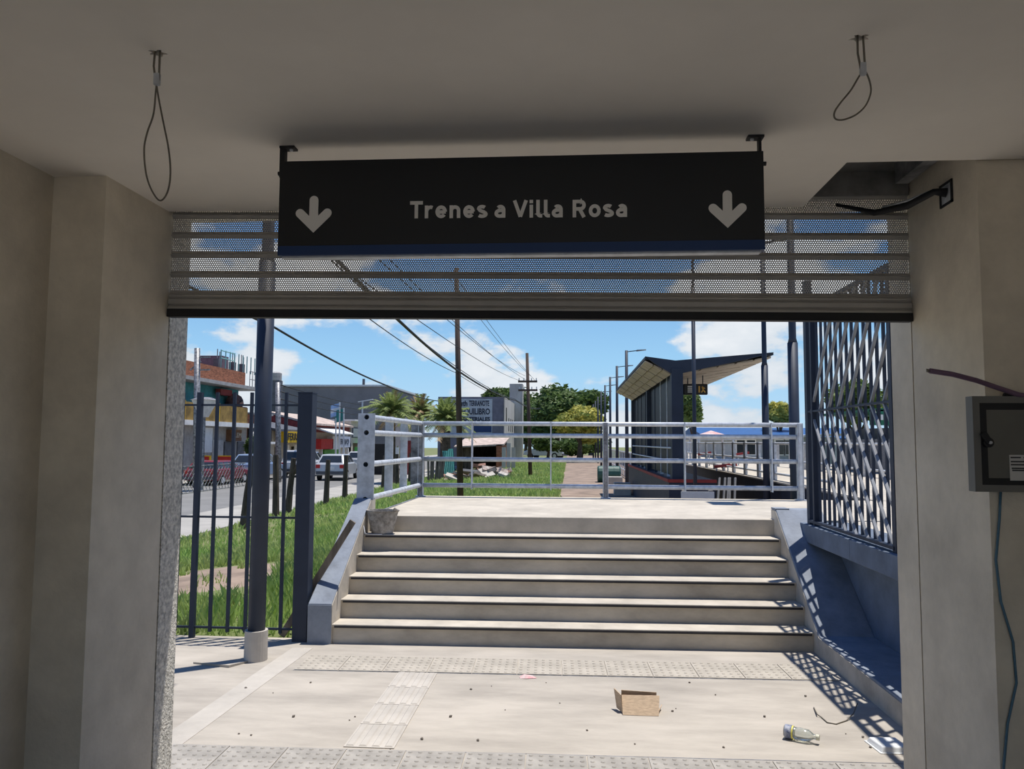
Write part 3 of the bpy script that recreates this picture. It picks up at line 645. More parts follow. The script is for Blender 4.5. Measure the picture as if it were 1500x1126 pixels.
# bottle
b0 = onz(1149, 1080, 0); b1 = onz(1193, 1089, 0); d = (b1 - b0); L_ = d.length; d.normalize(); side = Vector((-d.y, d.x, 0))
PET = mat('clear_bottle_plastic', (.80, .84, .78), .1, var=.02, trans=.85, spec=.5)
bo = empty('plastic_bottle', b0, 'crumpled clear plastic bottle with blue label lying on the plaza', 'bottle')
def lathe(m, prof, c0, ax, n=16):
    u = side; w = Vector((0, 0, 1)); V = [c0 + ax * t + (u * math.cos(2 * math.pi * k / n) + w * math.sin(2 * math.pi * k / n)) * r for t, r in prof for k in range(n)]
    return m.add(V, [(i * n + k, i * n + (k + 1) % n, (i + 1) * n + (k + 1) % n, (i + 1) * n + k) for i in range(len(prof) - 1) for k in range(n)])
cB = b0 + Vector((0, 0, .036)); m = MB(); lathe(m, [(t * .82, r) for t, r in [(.0, .0), (.002, .032), (.01, .036), (.05, .035), (.055, .031), (.09, .031), (.10, .033), (.155, .030), (.185, .014), (.195, .0125), (.21, .0125)]], cB, d); m.build('body', PET, bo, smooth=True)
m = MB(); lathe(m, [(.006, .0365), (.040, .0365)], cB, d); m.build('label', mat('bottle_label', (.04, .06, .16), .5, var=0, scale=30, col2=(.55, .56, .58)), bo, smooth=True)
m = MB(); lathe(m, [(.042, .0352), (.050, .0345)], cB, d); m.build('yellow_band', mat('yellow_band', (.7, .6, .12), .5), bo, smooth=True)
m = MB(); lathe(m, [(.165, .0), (.165, .015), (.182, .015), (.182, .0)], cB, d); m.build('cap', mat('bottle_cap', (.55, .54, .42), .5), bo)
# white lid, pink scrap, wire
c = onz(1308, 1103, 0); tl = empty('foam_tray', (c.x + .02, c.y + .06, 0), 'white foam tray by the foot of the right pier', 'tray')
m = MB(); x0, y0 = c.x - .06, c.y - .01; m.hexa([(x0, y0, .002), (x0 + .16, y0 + .01, .002), (x0 + .14, y0 + .17, .002), (x0 - .02, y0 + .16, .002), (x0 + .012, y0 + .012, .03), (x0 + .148, y0 + .02, .03), (x0 + .13, y0 + .158, .03), (x0 - .008, y0 + .148, .03)]); m.build('tray_body', WHITE, tl, bevel=.006)
m = MB(); m.hexa([(x0 - .008, y0 - .008, 0), (x0 + .168, y0 + .002, 0), (x0 + .148, y0 + .178, 0), (x0 - .028, y0 + .168, 0), (x0 - .008, y0 - .008, .005), (x0 + .168, y0 + .002, .005), (x0 + .148, y0 + .178, .005), (x0 - .028, y0 + .168, .005)]); m.build('rim', WHITE, tl, bevel=.002)
c = onz(767, 993, 0); m = MB(); m.add([(c.x - .02, c.y - .015, .001), (c.x + .02, c.y - .02, .004), (c.x + .09, c.y + .0, .002), (c.x + .06, c.y + .03, .012), (c.x + .0, c.y + .04, .015), (c.x - .03, c.y + .02, .004), (c.x + .02, c.y + .01, .022)], [(0, 1, 6), (1, 2, 6), (2, 3, 6), (3, 4, 6), (4, 5, 6), (5, 0, 6), (5, 4, 3, 2, 1, 0)])
tag(m.build('paper_scrap', mat('pink_paper', (.62, .28, .30), .8, var=0, scale=25, col2=(.6, .55, .5))), 'crumpled pink wrapper near the tactile strip', 'wrapper')
m = MB(); m.tube([onz(x, y, .004 + z) for x, y, z in ((1192, 1036, 0), (1197, 1046, .01), (1203, 1050, .0), (1212, 1058, 0), (1225, 1060, 0), (1240, 1055, 0), (1250, 1045, .02), (1256, 1030, .05))], .0035, 5)
tag(m.build('loose_wire', WIRE, smooth=True), 'bent loose wire on the floor beside the kerb', 'wire')
pm = MB().blob((0, 0, .006), .016, .012, .009, 6, 4, .25, 3); pme = pm.build('pebble', mat('dark_pebble', (.17, .145, .12), .9, var=.3, scale=30)); tag(pme, 'small dark pebble scattered on the plaza floor', 'pebble', 'pebbles on the plaza')
spots = [(1048, 1018), (1264, 1080), (1275, 1095), (1239, 1075), (800, 1000), (740, 1040), (860, 1070), (990, 1038), (985, 1042), (870, 1110), (660, 1050), (618, 1083), (572, 1097), (520, 1050), (512, 1055), (690, 1010), (455, 1000), (400, 1015), (360, 1008), (350, 1075), (1060, 1095), (1120, 1050), (930, 1090), (1010, 1000), (700, 1085), (430, 1050), (368, 1077), (820, 1030), (720, 1005), (1180, 1020)]
for i, (x, y) in enumerate(spots):
    c = onz(x, y, 0); o = pme if i == 0 else pme.copy()
    if i: COL.objects.link(o)
    s_ = rng.uniform(.3, .75); o.location = (c.x, c.y, -.001); o.scale = (s_, s_, s_); o.rotation_euler = (0, 0, rng.uniform(0, 6))
# ================================================================== GROUND
def sstep(a, b, t): t = max(0, min(1, (t - a) / (b - a))); return t * t * (3 - 2 * t)
def gz(x, y):
    z = -.02 - .28 * sstep(-2.6, -7.2, x) - .33 * sstep(-7.0, -8.8, x)
    z += .05 * (mnoise.noise(Vector((x * .35, y * .35, 0))) ) * sstep(6.3, 8, y) * (1 if x > -8.5 else 0)
    if y < 6.25: z = min(z, -.14)
    return z
xs = [-70, -45, -30, -21, -18.8, -11.2, -8.8] + list(np.linspace(-8.4, 6, 49)) + [8, 12, 20, 35, 60]
ys = [-40, -20, -6, 0, 6.20, 6.26] + list(np.linspace(6.6, 30, 48)) + list(np.linspace(32, 80, 25)) + [95, 120, 160, 260]
V = [(x, y, gz(x, y)) for y in ys for x in xs]; nx = len(xs)
m = MB(); m.add(V, [(j * nx + i, j * nx + i + 1, (j + 1) * nx + i + 1, (j + 1) * nx + i) for j in range(len(ys) - 1) for i in range(nx - 1)])
struct(m.build('ground', GROUND, base=(0, 0, 0), smooth=True), 'grassy ground between the plaza, the street and the railway')
m = MB(); m.box(-9, 9, -30, -2.7, -.13, -.005); m.box(2.3, 9, -2.7, 2.0, -.13, -.005); m.box(-9, -2.3, -2.7, 2.0, -.13, -.005); struct(m.build('floor_yard_bounce', CONC), 'unseen concrete yard around the hall rear, added to bounce light inside')  # unseen pale paving, added to bounce sunlight into the hall
def strip(x0, x1, y0, y1, z, name, mt, label, t=.03):
    m = MB(); m.box(x0, x1, y0, y1, z - t, z); return struct(m.build(name, mt), label)
strip(-11.2, -8.75, 6, 140, -.60, 'sidewalk_near', SIDEW, 'pale pavement along the grass verge', .1)
strip(-18.8, -11.2, 6, 140, -.615, 'road', ASPH, 'grey asphalt street with parked cars', .1)
strip(-21.2, -18.8, 6, 140, -.52, 'sidewalk_far', SIDEW, 'pavement in front of the shops', .2)
# dirt path beside the track
m = MB(); pts = []
for k in range(22):
    y = 10.5 + k * 4; wv = .35 * mnoise.noise(Vector((y * .2, 3, 0))); pts.append((-.35 + wv - .012 * y * 0, y)); 
V = [(x, y, gz(x, y) + .03) for x, y in pts] + [(4.6, y, gz(4.6, y) + .03) for x, y in pts]; n = len(pts)
V2 = []
for k in range(n):
    for t in np.linspace(0, 1, 10): x = pts[k][0] * (1 - t) + 3.8 * t; V2.append((x, pts[k][1], gz(x, pts[k][1]) + .02 + .03 * math.sin(t * math.pi)))
m.add(V2, [(j * 10 + i, j * 10 + i + 1, (j + 1) * 10 + i + 1, (j + 1) * 10 + i) for j in range(n - 1) for i in range(9)])
struct(m.build('dirt_path', SOIL, smooth=True), 'brown dirt path beside the platform')

m = MB(); nn = 26; cxx, cyy = -4.3, 9.3; rings = []
V = [(cxx, cyy, gz(cxx, cyy) + .012)]
for rr in (.5, 1.0):
    for k in range(nn):
        a = 2 * math.pi * k / nn; j_ = rr * (1 + .25 * mnoise.noise(Vector((math.cos(a) * 2, math.sin(a) * 2, 5)))); x = cxx + 1.5 * j_ * math.cos(a); y = cyy + 1.6 * j_ * math.sin(a); V.append((x, y, gz(x, y) + (.012 if rr < 1 else -.02)))
m.add(V, [(0, 1 + k, 1 + (k + 1) % nn) for k in range(nn)] + [(1 + k, 1 + nn + k, 1 + nn + (k + 1) % nn, 1 + (k + 1) % nn) for k in range(nn)])
struct(m.build('bare_soil', SOIL, smooth=True), 'bare patch of earth in the grass behind the bar fence')
# grass blades (nobody could count them)
def grass(name, n, region, hmin, hmax, label, seed, wid=.006, skip=None):
    rg = np.random.default_rng(seed); V = []; Fc = []
    x0, x1, y0, y1 = region; c = 0; tries = 0
    while c < n and tries < n * 4:
        tries += 1
        t = rg.random(); y = y0 * (y1 / y0) ** t; x = x0 + (x1 - x0) * rg.random()
        nv = mnoise.noise(Vector((x * .55, y * .55, 7.3)))
        if skip and skip(x, y): continue
        if nv < -.12 and rg.random() < .82: continue
        z = gz(x, y); s_ = (y / y0) ** .45; hh = (hmin + (hmax - hmin) * rg.random() ** 2) * (1 + .6 * max(0, nv)) * s_ ** .6
        a = rg.random() * 6.283; w = wid * s_ * (1 + rg.random()); lx, ly = (rg.random() - .5) * hh * 1.1, (rg.random() - .5) * hh * 1.1
        b = len(V); dx, dy = math.cos(a) * w, math.sin(a) * w
        V += [(x - dx, y - dy, z - .01), (x + dx, y + dy, z - .01), (x + lx * .4 + dx * .6, y + ly * .4 + dy * .6, z + hh * .6), (x + lx, y + ly, z + hh)]
        Fc += [(b, b + 1, b + 2), (b, b + 2, b + 3)]; c += 1
    m = MB(); m.add(V, Fc); o = m.build(name, GRASS, base=(0, 0, 0), fix=False); return tag(o, label, 'grass', kind='stuff')
bare = lambda x, y: ((x + 4.3) / 1.25) ** 2 + ((y - 9.3) / 1.3) ** 2 < 1 and mnoise.noise(Vector((x * 2, y * 2, 1))) < .25
grass('grass', 46000, (-8.6, -2.08, 6.30, 15), .035, .13, 'short green grass behind the bar fence', 3, .006, lambda x, y: bare(x, y) or (x > -3.4 and y < 9.8))
grass('tall_grass', 7000, (-3.4, -2.05, 6.32, 9.8), .10, .24, 'taller grass growing along the left side of the staircase', 5, .006)
grass('verge_grass', 42000, (-8.4, -.30, 15, 62), .05, .16, 'wide grass verge beyond the landing railing', 9, .016, lambda x, y: x < -4.4 and y > 46)

# ================================================================== PLATFORM AND SHELTER
PZ = .90
m = MB(); m.box(2.9, 9, 3.4, 10.0, 0, PZ - .005); struct(m.build('floor_platform_near', TREAD), 'pale platform floor behind the grille')
m = MB(); m.box(2.5, 2.9, 3.4, 7.3, 0, PZ - .006); struct(m.build('floor_platform_edge', TREAD), 'platform floor strip beside the grille')
m = MB(); m.box(3.86, 9, 10.0, 60, 0, PZ - .03); pf = struct(m.build('floor_platform_far', NAVY), 'raised station platform with navy side wall')
m = MB(); m.box(3.80, 9, 10.0, 60, PZ - .03, PZ - .002); m.build('paving', TREAD, pf)
m = MB(); m.box(1.88, 2.75, 14.9, 25.0, 0, PZ); sb = struct(m.build('floor_shelter', NAVY), 'navy base of the platform shelter')
m = MB(); m.box(1.86, 2.77, 14.88, 14.92, PZ - .05, PZ + .01); m.box(1.86, 1.90, 14.9, 25, PZ - .05, PZ + .01); m.build('red_edging', mat('red_edging', (.30, .04, .03), .7), sb)
SYF, SYB = 15.0, 24.6
cn = empty('platform_shelter', (2.2, 19.8, PZ), 'navy Y-shaped platform canopy with glazed back wall', 'shelter')
q = lambda px, py: (at(px, py, SYF).x, at(px, py, SYF).z)
LT, VL, RT = q(945, 522), q(989, 528), q(1133, 516)
# fascia at the front end, one plate
m = MB(); m.prism([LT, VL, RT, q(1100, 525), q(1001, 546), q(983, 547), q(958, 532)], 'y', SYF - .03, SYF + .03); m.build('end_fascia', NAVY, cn)
m = MB(); m.prism([LT, VL, RT, q(1100, 525), q(1001, 546), q(983, 547), q(958, 532)], 'y', SYB - .03, SYB + .03); m.build('end_fascia', NAVY, cn)
for a, b in ((LT, VL), (VL, RT)):
    m = MB(); m.prism([a, b, (b[0], b[1] - .05), (a[0], a[1] - .05)], 'y', SYF, SYB); m.build('roof_wing', NAVY, cn)
SOFF = mat('soffit_panel', (.46, .40, .33), .7, var=.12, scale=2, stretch=(1, 3, 1))
def soffit(a, b, nu, nv):
    # ribbed panels on the underside
    a = (a[0], a[1] - .06); b = (b[0], b[1] - .06)
    for i in range(nu):
        for j in range(nv):
            u0, u1 = (i + .06) / nu, (i + .94) / nu; y0 = SYF + .05 + (SYB - SYF - .1) * (j + .05) / nv; y1 = SYF + .05 + (SYB - SYF - .1) * (j + .95) / nv
            p0 = (a[0] + (b[0] - a[0]) * u0, a[1] + (b[1] - a[1]) * u0); p1 = (a[0] + (b[0] - a[0]) * u1, a[1] + (b[1] - a[1]) * u1)
            m = MB(); m.hexa([(p0[0], y0, p0[1] - .02), (p1[0], y0, p1[1] - .035), (p1[0], y1, p1[1] - .035), (p0[0], y1, p0[1] - .02), (p0[0], y0, p0[1]), (p1[0], y0, p1[1]), (p1[0], y1, p1[1]), (p0[0], y1, p0[1])]); m.build('soffit_panel', SOFF, cn)
soffit(LT, (q(984, 530)[0], q(984, 545)[1] + .05), 3, 8)
soffit((q(1000, 530)[0], q(1000, 544)[1] + .05), RT, 5, 8)
px0, px1 = at(984, 640, SYF).x, at(1001, 640, SYF).x
for y in (SYF, SYF + 4.8, SYB):
    m = MB(); m.box(px0, px1, y - .05, y + .20, PZ, q(990, 540)[1]); m.build('pillar', NAVY, cn)
xw_ = (px0 + px1) / 2
for k in range(8):
    y0 = SYF + .25 + k * 1.16
    m = MB(); m.box(xw_ - .015, xw_ + .0, y0 + .03, y0 + 1.12, PZ + .05, 3.0); m.build('glass_panel', mat('tinted_panel', (.012, .016, .028), .45, spec=.2), cn)
    m = MB(); m.box(xw_ - .03, xw_ + .03, y0 - .03, y0 + .03, PZ, 3.05); m.build('mullion', GALV if k in (1, 2) else NAVY, cn)
for z in (1.25, 1.50):
    m = MB(); m.tube([(xw_ - .10, SYF + .1, z), (xw_ - .10, SYB - .3, z)], .018, 8); m.build('hand_rail', GALV, cn)
# hanging platform sign
a = at(1001, 562, 17); b = at(1037, 578, 17)
hs = empty('platform_sign', ((a.x + b.x) / 2, 17, b.z), 'dark hanging sign with white bars and yellow walking figure under the canopy', 'sign')
m = MB(); m.box(a.x, b.x, 17, 17.08, b.z, a.z); m.build('panel', SIGNB, hs, bevel=.02)
m = MB()
for k in range(4):
    z = b.z + (a.z - b.z) * (.25 + .17 * k)
    m.box(a.x + .09, a.x + .26 - .03 * (k % 2), 16.994, 17, z - .012, z + .012)
m.build('white_bars', WHITE, hs)
m = MB(); YEL = mat('sign_yellow', (.75, .45, .10), .6); cx = b.x - .13; cz = (a.z + b.z) / 2
m.bar((cx - .055, 16.997, cz - .07), (cx - .055, 16.997, cz + .07), .03, .004, (0, 1, 0)); m.bar((cx + .01, 16.997, cz + .06), (cx + .03, 16.997, cz - .01), .035, .004, (0, 1, 0)); m.bar((cx + .03, 16.997, cz - .01), (cx + .075, 16.997, cz - .07), .025, .004, (0, 1, 0)); m.bar((cx + .03, 16.997, cz - .01), (cx - .01, 16.997, cz - .07), .025, .004, (0, 1, 0)); m.bar((cx + .01, 16.997, cz + .05), (cx + .07, 16.997, cz + .015), .02, .004, (0, 1, 0)); m.build('walking_figure', YEL, hs)
for x in (a.x + .1, b.x - .1):
    m = MB(); m.tube([(x, 17.04, a.z), (x, 17.04, a.z + .35)], .012, 6); m.build('hanger', NAVY, hs)
# row of platform lamp posts behind the shelter
proto = empty('platform_lamp', (2.12, 29, 0), 'first slim dark lamp post of the row, closest behind the platform shelter', 'lamp post', 'platform lamp posts')
m = MB(); m.tube([(2.12, 29, 0), (2.12, 29, 5.05)], [.075, .055], 10); m.build('post', NAVY, proto, smooth=True)
m = MB(); m.bar((2.12, 29, 5.0), (2.55, 29, 5.05), .03, .03); m.build('arm', NAVY, proto)
m = MB(); m.hexa([(2.5, 28.92, 5.02), (2.85, 28.94, 5.06), (2.85, 29.06, 5.06), (2.5, 29.08, 5.02), (2.5, 28.94, 5.07), (2.85, 28.96, 5.09), (2.85, 29.04, 5.09), (2.5, 29.06, 5.07)]); m.build('lamp_head', NAVY, proto)
for k in range(1, 8):
    o = copy_tree(proto); o.location = (2.12, 29 + 5.9 * k, 0); o['label'] = ('second', 'third', 'fourth', 'fifth', 'sixth', 'seventh', 'eighth')[k - 1] + ' slim lamp post of the row, counted from the platform shelter'
# railing panels along the right platform edge
rl = empty('platform_railing', (3.98, 20, PZ), 'pale grey railing of wide posts along the far platform', 'railing')
for k in range(15):
    y = 12.9 + k * 1.25
    m = MB(); m.box(3.95, 4.00, y - .09, y + .09, PZ, 1.62); m.build('flat_post', GALV, rl)
for z in (1.02, 1.28, 1.60):
    m = MB(); m.tube([(3.975, 12.2, z), (3.975, 31, z)], .022, 8); m.build('rail', GALV, rl)
rl2 = empty('platform_railing', (6.4, 16, PZ), 'railing at the back of the far platform behind the pale one', 'railing')
for k in range(12):
    y = 10.4 + k * 1.4
    m = MB(); m.box(6.37, 6.43, y - .08, y + .08, PZ, 1.62); m.build('flat_post', GALV, rl2)
for z in (1.05, 1.60):
    m = MB(); m.tube([(6.4, 10, z), (6.4, 27, z)], .025, 8); m.build('rail', GALV, rl2)
PERF = mat('perforated_panel', (.20, .21, .23), .6, var=.35, scale=70, detail=1)
for k in range(5):
    y = 10.2 + k * 2.4; m = MB(); m.box(7.4, 7.46, y, y + 2.3, PZ, 1.72); o = m.build('screen_panel', PERF); tag(o, 'grey perforated screen panel at the back of the platform behind the grille', 'panel', 'perforated screen panels')
# green kiosk behind the grille with a row of white lamps
gk = empty('green_kiosk', (8.2, 20, PZ), 'green-fronted kiosk with a row of white lamps behind the grille', 'kiosk')
GREEN = mat('kiosk_green', (.02, .16, .09), .6)
m = MB(); m.box(7.8, 11.5, 19.2, 22.5, PZ, 2.0); m.build('body', mat('kiosk_grey', (.12, .13, .14), .7), gk)
m = MB(); m.box(7.2, 11.6, 18.9, 19.15, 2.05, 2.42); m.box(7.2, 11.6, 18.9, 22.6, 2.38, 2.45); m.build('fascia', GREEN, gk)
m = MB(); m.box(7.8, 7.95, 19.15, 19.3, PZ, 2.2); m.build('corner_post', GALV, gk)
for k in range(8): m = MB(); m.box(7.3 + k * .27, 7.42 + k * .27, 18.88, 18.90, 2.17, 2.30); m.build('lamp_square', WHITE, gk)
# blue roofed hall, grey hall and white tent on the far platform
bh = empty('blue_roof_hall', (14, 50, 0), 'long low hall with a bright blue roof beyond the platform', 'building')
a = at(1040, 640, 48); b = at(1190, 640, 48)
m = MB(); m.box(a.x, b.x + 6, 48, 60, 0, 1.95); m.build('wall', WHITE, bh)
m = MB(); z0 = at(1100, 641, 48).z; z1 = at(1100, 627, 48).z; m.prism([(47.6, z0), (54, z1 + .15), (60.4, z0), (60.4, z0 - .08), (47.6, z0 - .08)], 'x', a.x - .3, b.x + 6.4); m.build('roof', mat('blue_roof', (.015, .09, .26), .5), bh)
gh = empty('grey_hall', (9, 36, 0), 'low grey metal shed on the far platform', 'building')
a = at(1072, 680, 34); b = at(1172, 680, 34); z1 = at(1120, 636, 34).z
m = MB(); m.box(a.x, b.x + 1.5, 34, 42, 0, z1 - .1); m.build('wall', mat('shed_grey', (.33, .35, .36), .7, var=.1), gh)
m = MB(); m.hexa([(a.x - .2, 33.8, z1 - .25), (b.x + 1.7, 33.8, z1 - .05), (b.x + 1.7, 42, z1 - .05), (a.x - .2, 42, z1 - .25), (a.x - .2, 33.8, z1 - .17), (b.x + 1.7, 33.8, z1 + .05), (b.x + 1.7, 42, z1 + .05), (a.x - .2, 42, z1 - .17)]); m.build('roof', GALV, gh)
for px in (1085, 1100, 1142, 1156):
    p = at(px, 655, 34); m = MB(); m.box(p.x - .22, p.x + .22, 33.97, 34.01, p.z - .35, p.z + .35); w_ = m.build('window', WHITE, gh)
    m = MB(); m.box(p.x - .17, p.x + .17, 33.955, 33.975, p.z - .3, p.z + .3); m.build('pane', GLASSD, w_)
tn = empty('white_tent', (at(1045, 650, 29).x  , 29.5, PZ), 'white and red peaked tent roof beyond the platform', 'tent')
a = at(1020, 640, 29); b = at(1070, 640, 29); pk = at(1045, 630, 29)
m = MB(); m.add([(a.x, 28.5, a.z), (b.x, 28.5, b.z), (b.x, 30.5, b.z), (a.x, 30.5, a.z), (pk.x, 29.5, pk.z)], [(0, 1, 4), (1, 2, 4), (2, 3, 4), (3, 0, 4), (3, 2, 1, 0)]); m.build('canopy', mat('tent_cloth', (.62, .55, .52), .8, var=0, scale=2, col2=(.55, .12, .10)), tn)
for x, y in ((a.x, 28.5), (b.x, 28.5), (a.x, 30.5), (b.x, 30.5)): m = MB(); m.tube([(x, y, 0), (x, y, a.z)], .04, 6); m.build('pole', GALV, tn)
RED = mat('red_plastic', (.32, .04, .04), .5)
for k, (px, py, Y) in enumerate(((1032, 664, 24), (1058, 682, 20), (1068, 682, 20.5), (1088, 664, 25))):
    p = at(px, py, Y); o = empty('red_barrier', (p.x, Y, PZ), 'red plastic work barrier standing on the far platform', 'barrier', 'red work barriers'); m = MB(); m.bar((p.x - .20, Y, p.z - .03), (p.x + .20, Y, p.z + .03), .05, .07); m.build('beam', RED, o)
    for s_ in (-.14, .14): m = MB(); m.box(p.x + s_ - .015, p.x + s_ + .015, Y - .015, Y + .015, PZ - .01, p.z); m.build('leg', GALV, o)
# planks and pallet leaning behind the railing, red pipe
for k, (x0, x1) in enumerate(((1044, 1055), (1053, 1063), (1060, 1068), (1066, 1070), (1072, 1078))):
    b = at(x0, 737, 11.2); t = at(x1, 700, 11.5); m = MB(); m.bar((b.x, 11.2, 0), (t.x, 11.55, t.z), .06, .025, (1, 0, 0)); tag(m.build('leaning_plank', mat('grey_plank', (.36, .33, .29), .85, var=.2, scale=5)), 'greyish plank leaning in the bundle behind the landing railing', 'plank', 'planks behind the railing')
p = at(1022, 722, 12); pl = empty('wooden_pallet', (p.x, 12, 0), 'pale wooden pallet standing behind the landing railing', 'pallet')
for k in range(5): m = MB(); z = .05 + k * .19; m.bar((p.x - .25, 12, z), (p.x + .25, 12.02, z), .02, .10); m.build('slat', WHITE if k == 4 else MATS['grey_plank'], pl)
for s_ in (-.2, .2): m = MB(); m.box(p.x + s_ - .03, p.x + s_ + .03, 12.01, 12.07, 0, .88); m.build('stile', MATS['grey_plank'], pl)
m = MB(); m.tube([Vector((at(1032, 712, 17).x, 17, .25)), Vector((at(1085, 738, 12.5).x, 12.5, .25))], .07, 10); tag(m.build('red_pipe', mat('red_pipe', (.30, .10, .08), .6), smooth=True), 'dull red pipe lying between the shelter and the platform', 'pipe')
# barrel and concrete blocks on the dirt path
p = onz(902, 694, 0); p = Vector((1.55, 31, 0)); bb = empty('green_barrel', p, 'dark green barrel lying beside the platform', 'barrel')
m = MB(); BG = mat('barrel_green', (.03, .09, .07), .5); m.tube([(p.x - .45, p.y, .34), (p.x - .40, p.y, .34), (p.x + .40, p.y, .34), (p.x + .45, p.y, .34)], [.30, .33, .33, .30], 16); m.build('drum', BG, bb)
for s_ in (-.2, .2): m = MB(); m.tube([(p.x + s_ - .02, p.y, .34), (p.x + s_ + .02, p.y, .34)], .345, 16); m.build('hoop', BG, bb)
for k, (x, y, lb) in enumerate(((1.62, 27.5, 'grey concrete block beside the green barrel'), (1.60, 23.5, 'pale concrete block at the corner of the shelter base'))):
    m = MB(); m.box(x - .28, x + .22, y - .2, y + .2, -.05, .40); tag(m.build('concrete_block', CONC2, bevel=.02), lb, 'block')
# pale fence beyond the path
pfx = empty('track_fence', (2.6, 45, 0), 'pale railing along the track beyond the path', 'fence')
for k in range(24): y = 30 + k * 1.2; m = MB(); m.box(2.58, 2.62, y - .05, y + .05, 0, 1.2); m.build('post', GALV, pfx)
for z in (.3, 1.15): m = MB(); m.tube([(2.6, 30, z), (2.6, 57.6, z)], .03, 6); m.build('rail', GALV, pfx)

# ================================================================== STREET SIDE: old fence, poles, cables
PX = -7.2
for k, (y, hgt, lean, lb) in enumerate(((12.9, 1.75, .10, 'thick weathered wooden fence post closest to the stucco jamb'), (16.7, 1.65, .18, 'forked wooden fence post in the middle of the verge'), (18.6, 1.6, -.05, 'weathered wooden fence post behind the round navy pole'), (19.4, 1.5, .12, 'slanting wooden fence post seen beside the round navy pole'), (22.5, 1.4, .04, 'wooden fence post behind the square navy post'), (24.4, 1.5, .02, 'wooden fence post left of the galvanised railing'), (29.5, 1.4, .05, 'wooden fence post seen through the left railing'), (32.0, 1.4, -.04, 'leaning wooden fence post under the palms'), (34.5, 1.4, .03, 'last wooden fence post beside the teal sheet'))):
    z0 = gz(PX, y) - .05; o = empty('wooden_fence_post', (PX, y, z0), lb, 'post')
    m = MB(); m.tube([(PX, y, z0), (PX + lean * .4, y, z0 + hgt * .5), (PX + lean, y, z0 + hgt)], [.095, .08, .07], 8); m.build('trunk', DWOOD, o)
    if k in (1, 3): m = MB(); m.tube([(PX + lean * .8, y, z0 + hgt * .72), (PX + lean + .28, y, z0 + hgt + .12)], [.055, .05], 7); m.build('branch_stub', DWOOD, o)
    if k == 0: m = MB(); m.tube([(PX, y + .3, z0), (PX + .12, y + .3, z0 + 1.3)], .05, 7); m.build('brace', GALV, o)
def mesh_panel(y0, y1, label):
    o = empty('wire_mesh', (PX, y0, gz(PX, y0) + .1), label, 'mesh'); z0, z1 = .60, 1.10
    m = MB(); n_ = int((y1 - y0) / .14)
    for k in range(n_ + 6):
        for s_ in (1, -1):
            ya = y0 + (k - 5) * .14; yb = ya + (z1 - z0)
            a_, b_ = (ya, z0), (yb, z1)
            if s_ < 0: a_, b_ = (ya, z1), (yb, z0)
            t0 = max(0, (y0 - ya) / (yb - ya)); t1 = min(1, (y1 - ya) / (yb - ya))
            if t1 <= t0: continue
            P0 = (PX, a_[0] + (b_[0] - a_[0]) * t0, a_[1] + (b_[1] - a_[1]) * t0); P1 = (PX, a_[0] + (b_[0] - a_[0]) * t1, a_[1] + (b_[1] - a_[1]) * t1)
            m.tube([P0, P1], .006, 4, caps=False)
    p_ = m.build('mesh_wires', DULLST, o); p_['kind'] = 'stuff'
    for z in (z0, z1): m = MB(); m.tube([(PX, y0, z), (PX, y1, z)], .01, 5); m.build('strand', DULLST, o)
mesh_panel(12.9, 16.7, 'rusty wire mesh between the first two wooden fence posts')
def utility_pole(name, b, t, r0, r1, label, arms=(), mt=POLEW):
    o = empty(name, b, label, 'pole'); m = MB(); m.tube([b, t], [r0, r1], 12); m.build('shaft', mt, o, smooth=True)
    b, t = Vector(b), Vector(t)
    for f_, hw in arms:
        c = b + (t - b) * f_; m = MB(); m.bar((c.x - hw, c.y - .1, c.z), (c.x + hw, c.y - .1, c.z), .09, .09); ar = m.build('crossarm', mt, o)
        for s_ in (-.9, -.4, .4, .9): m = MB(); m.tube([(c.x + s_ * hw, c.y - .1, c.z + .04), (c.x + s_ * hw, c.y - .1, c.z + .16)], .025, 6); m.build('insulator', GALV, ar)
    return o
utility_pole('utility_pole', (-2.83, 20, -.05), (at(669, 440, 20).x - .02, 20, 6.2), .085, .06, 'tall dark wooden utility pole standing behind the landing railing')
b = at(777, 700, 36); t = at(772, 517, 36); utility_pole('utility_pole', (b.x, 36, gz(b.x, 36) - .05), (t.x, 36, t.z), .095, .07, 'shorter leaning utility pole with two crossarms by the trees', ((.70, .45), (.77, .45)))
b = at(288, 700, 35); t = at(289, 510, 35); up = utility_pole('street_pole', (b.x, 35, -.6), (t.x, 35, t.z), .17, .13, 'street pole with brackets and globe lamps in front of the shops', (), DULLST)
for z in (4.9, 5.5): m = MB(); m.bar((b.x - .1, 35, z), (b.x + .5, 34.9, z), .06, .06); m.build('bracket', DULLST, up)
m = MB(); m.bar((b.x, 35, 5.3), (b.x - .5, 35, 4.9), .06, .06); m.build('bracket', DULLST, up)
b = at(408, 700, 40); t = at(407, 560, 40); utility_pole('street_pole', (b.x, 40, -.6), (t.x, 40, t.z), .16, .13, 'street pole just right of the round navy pole', (), DULLST)
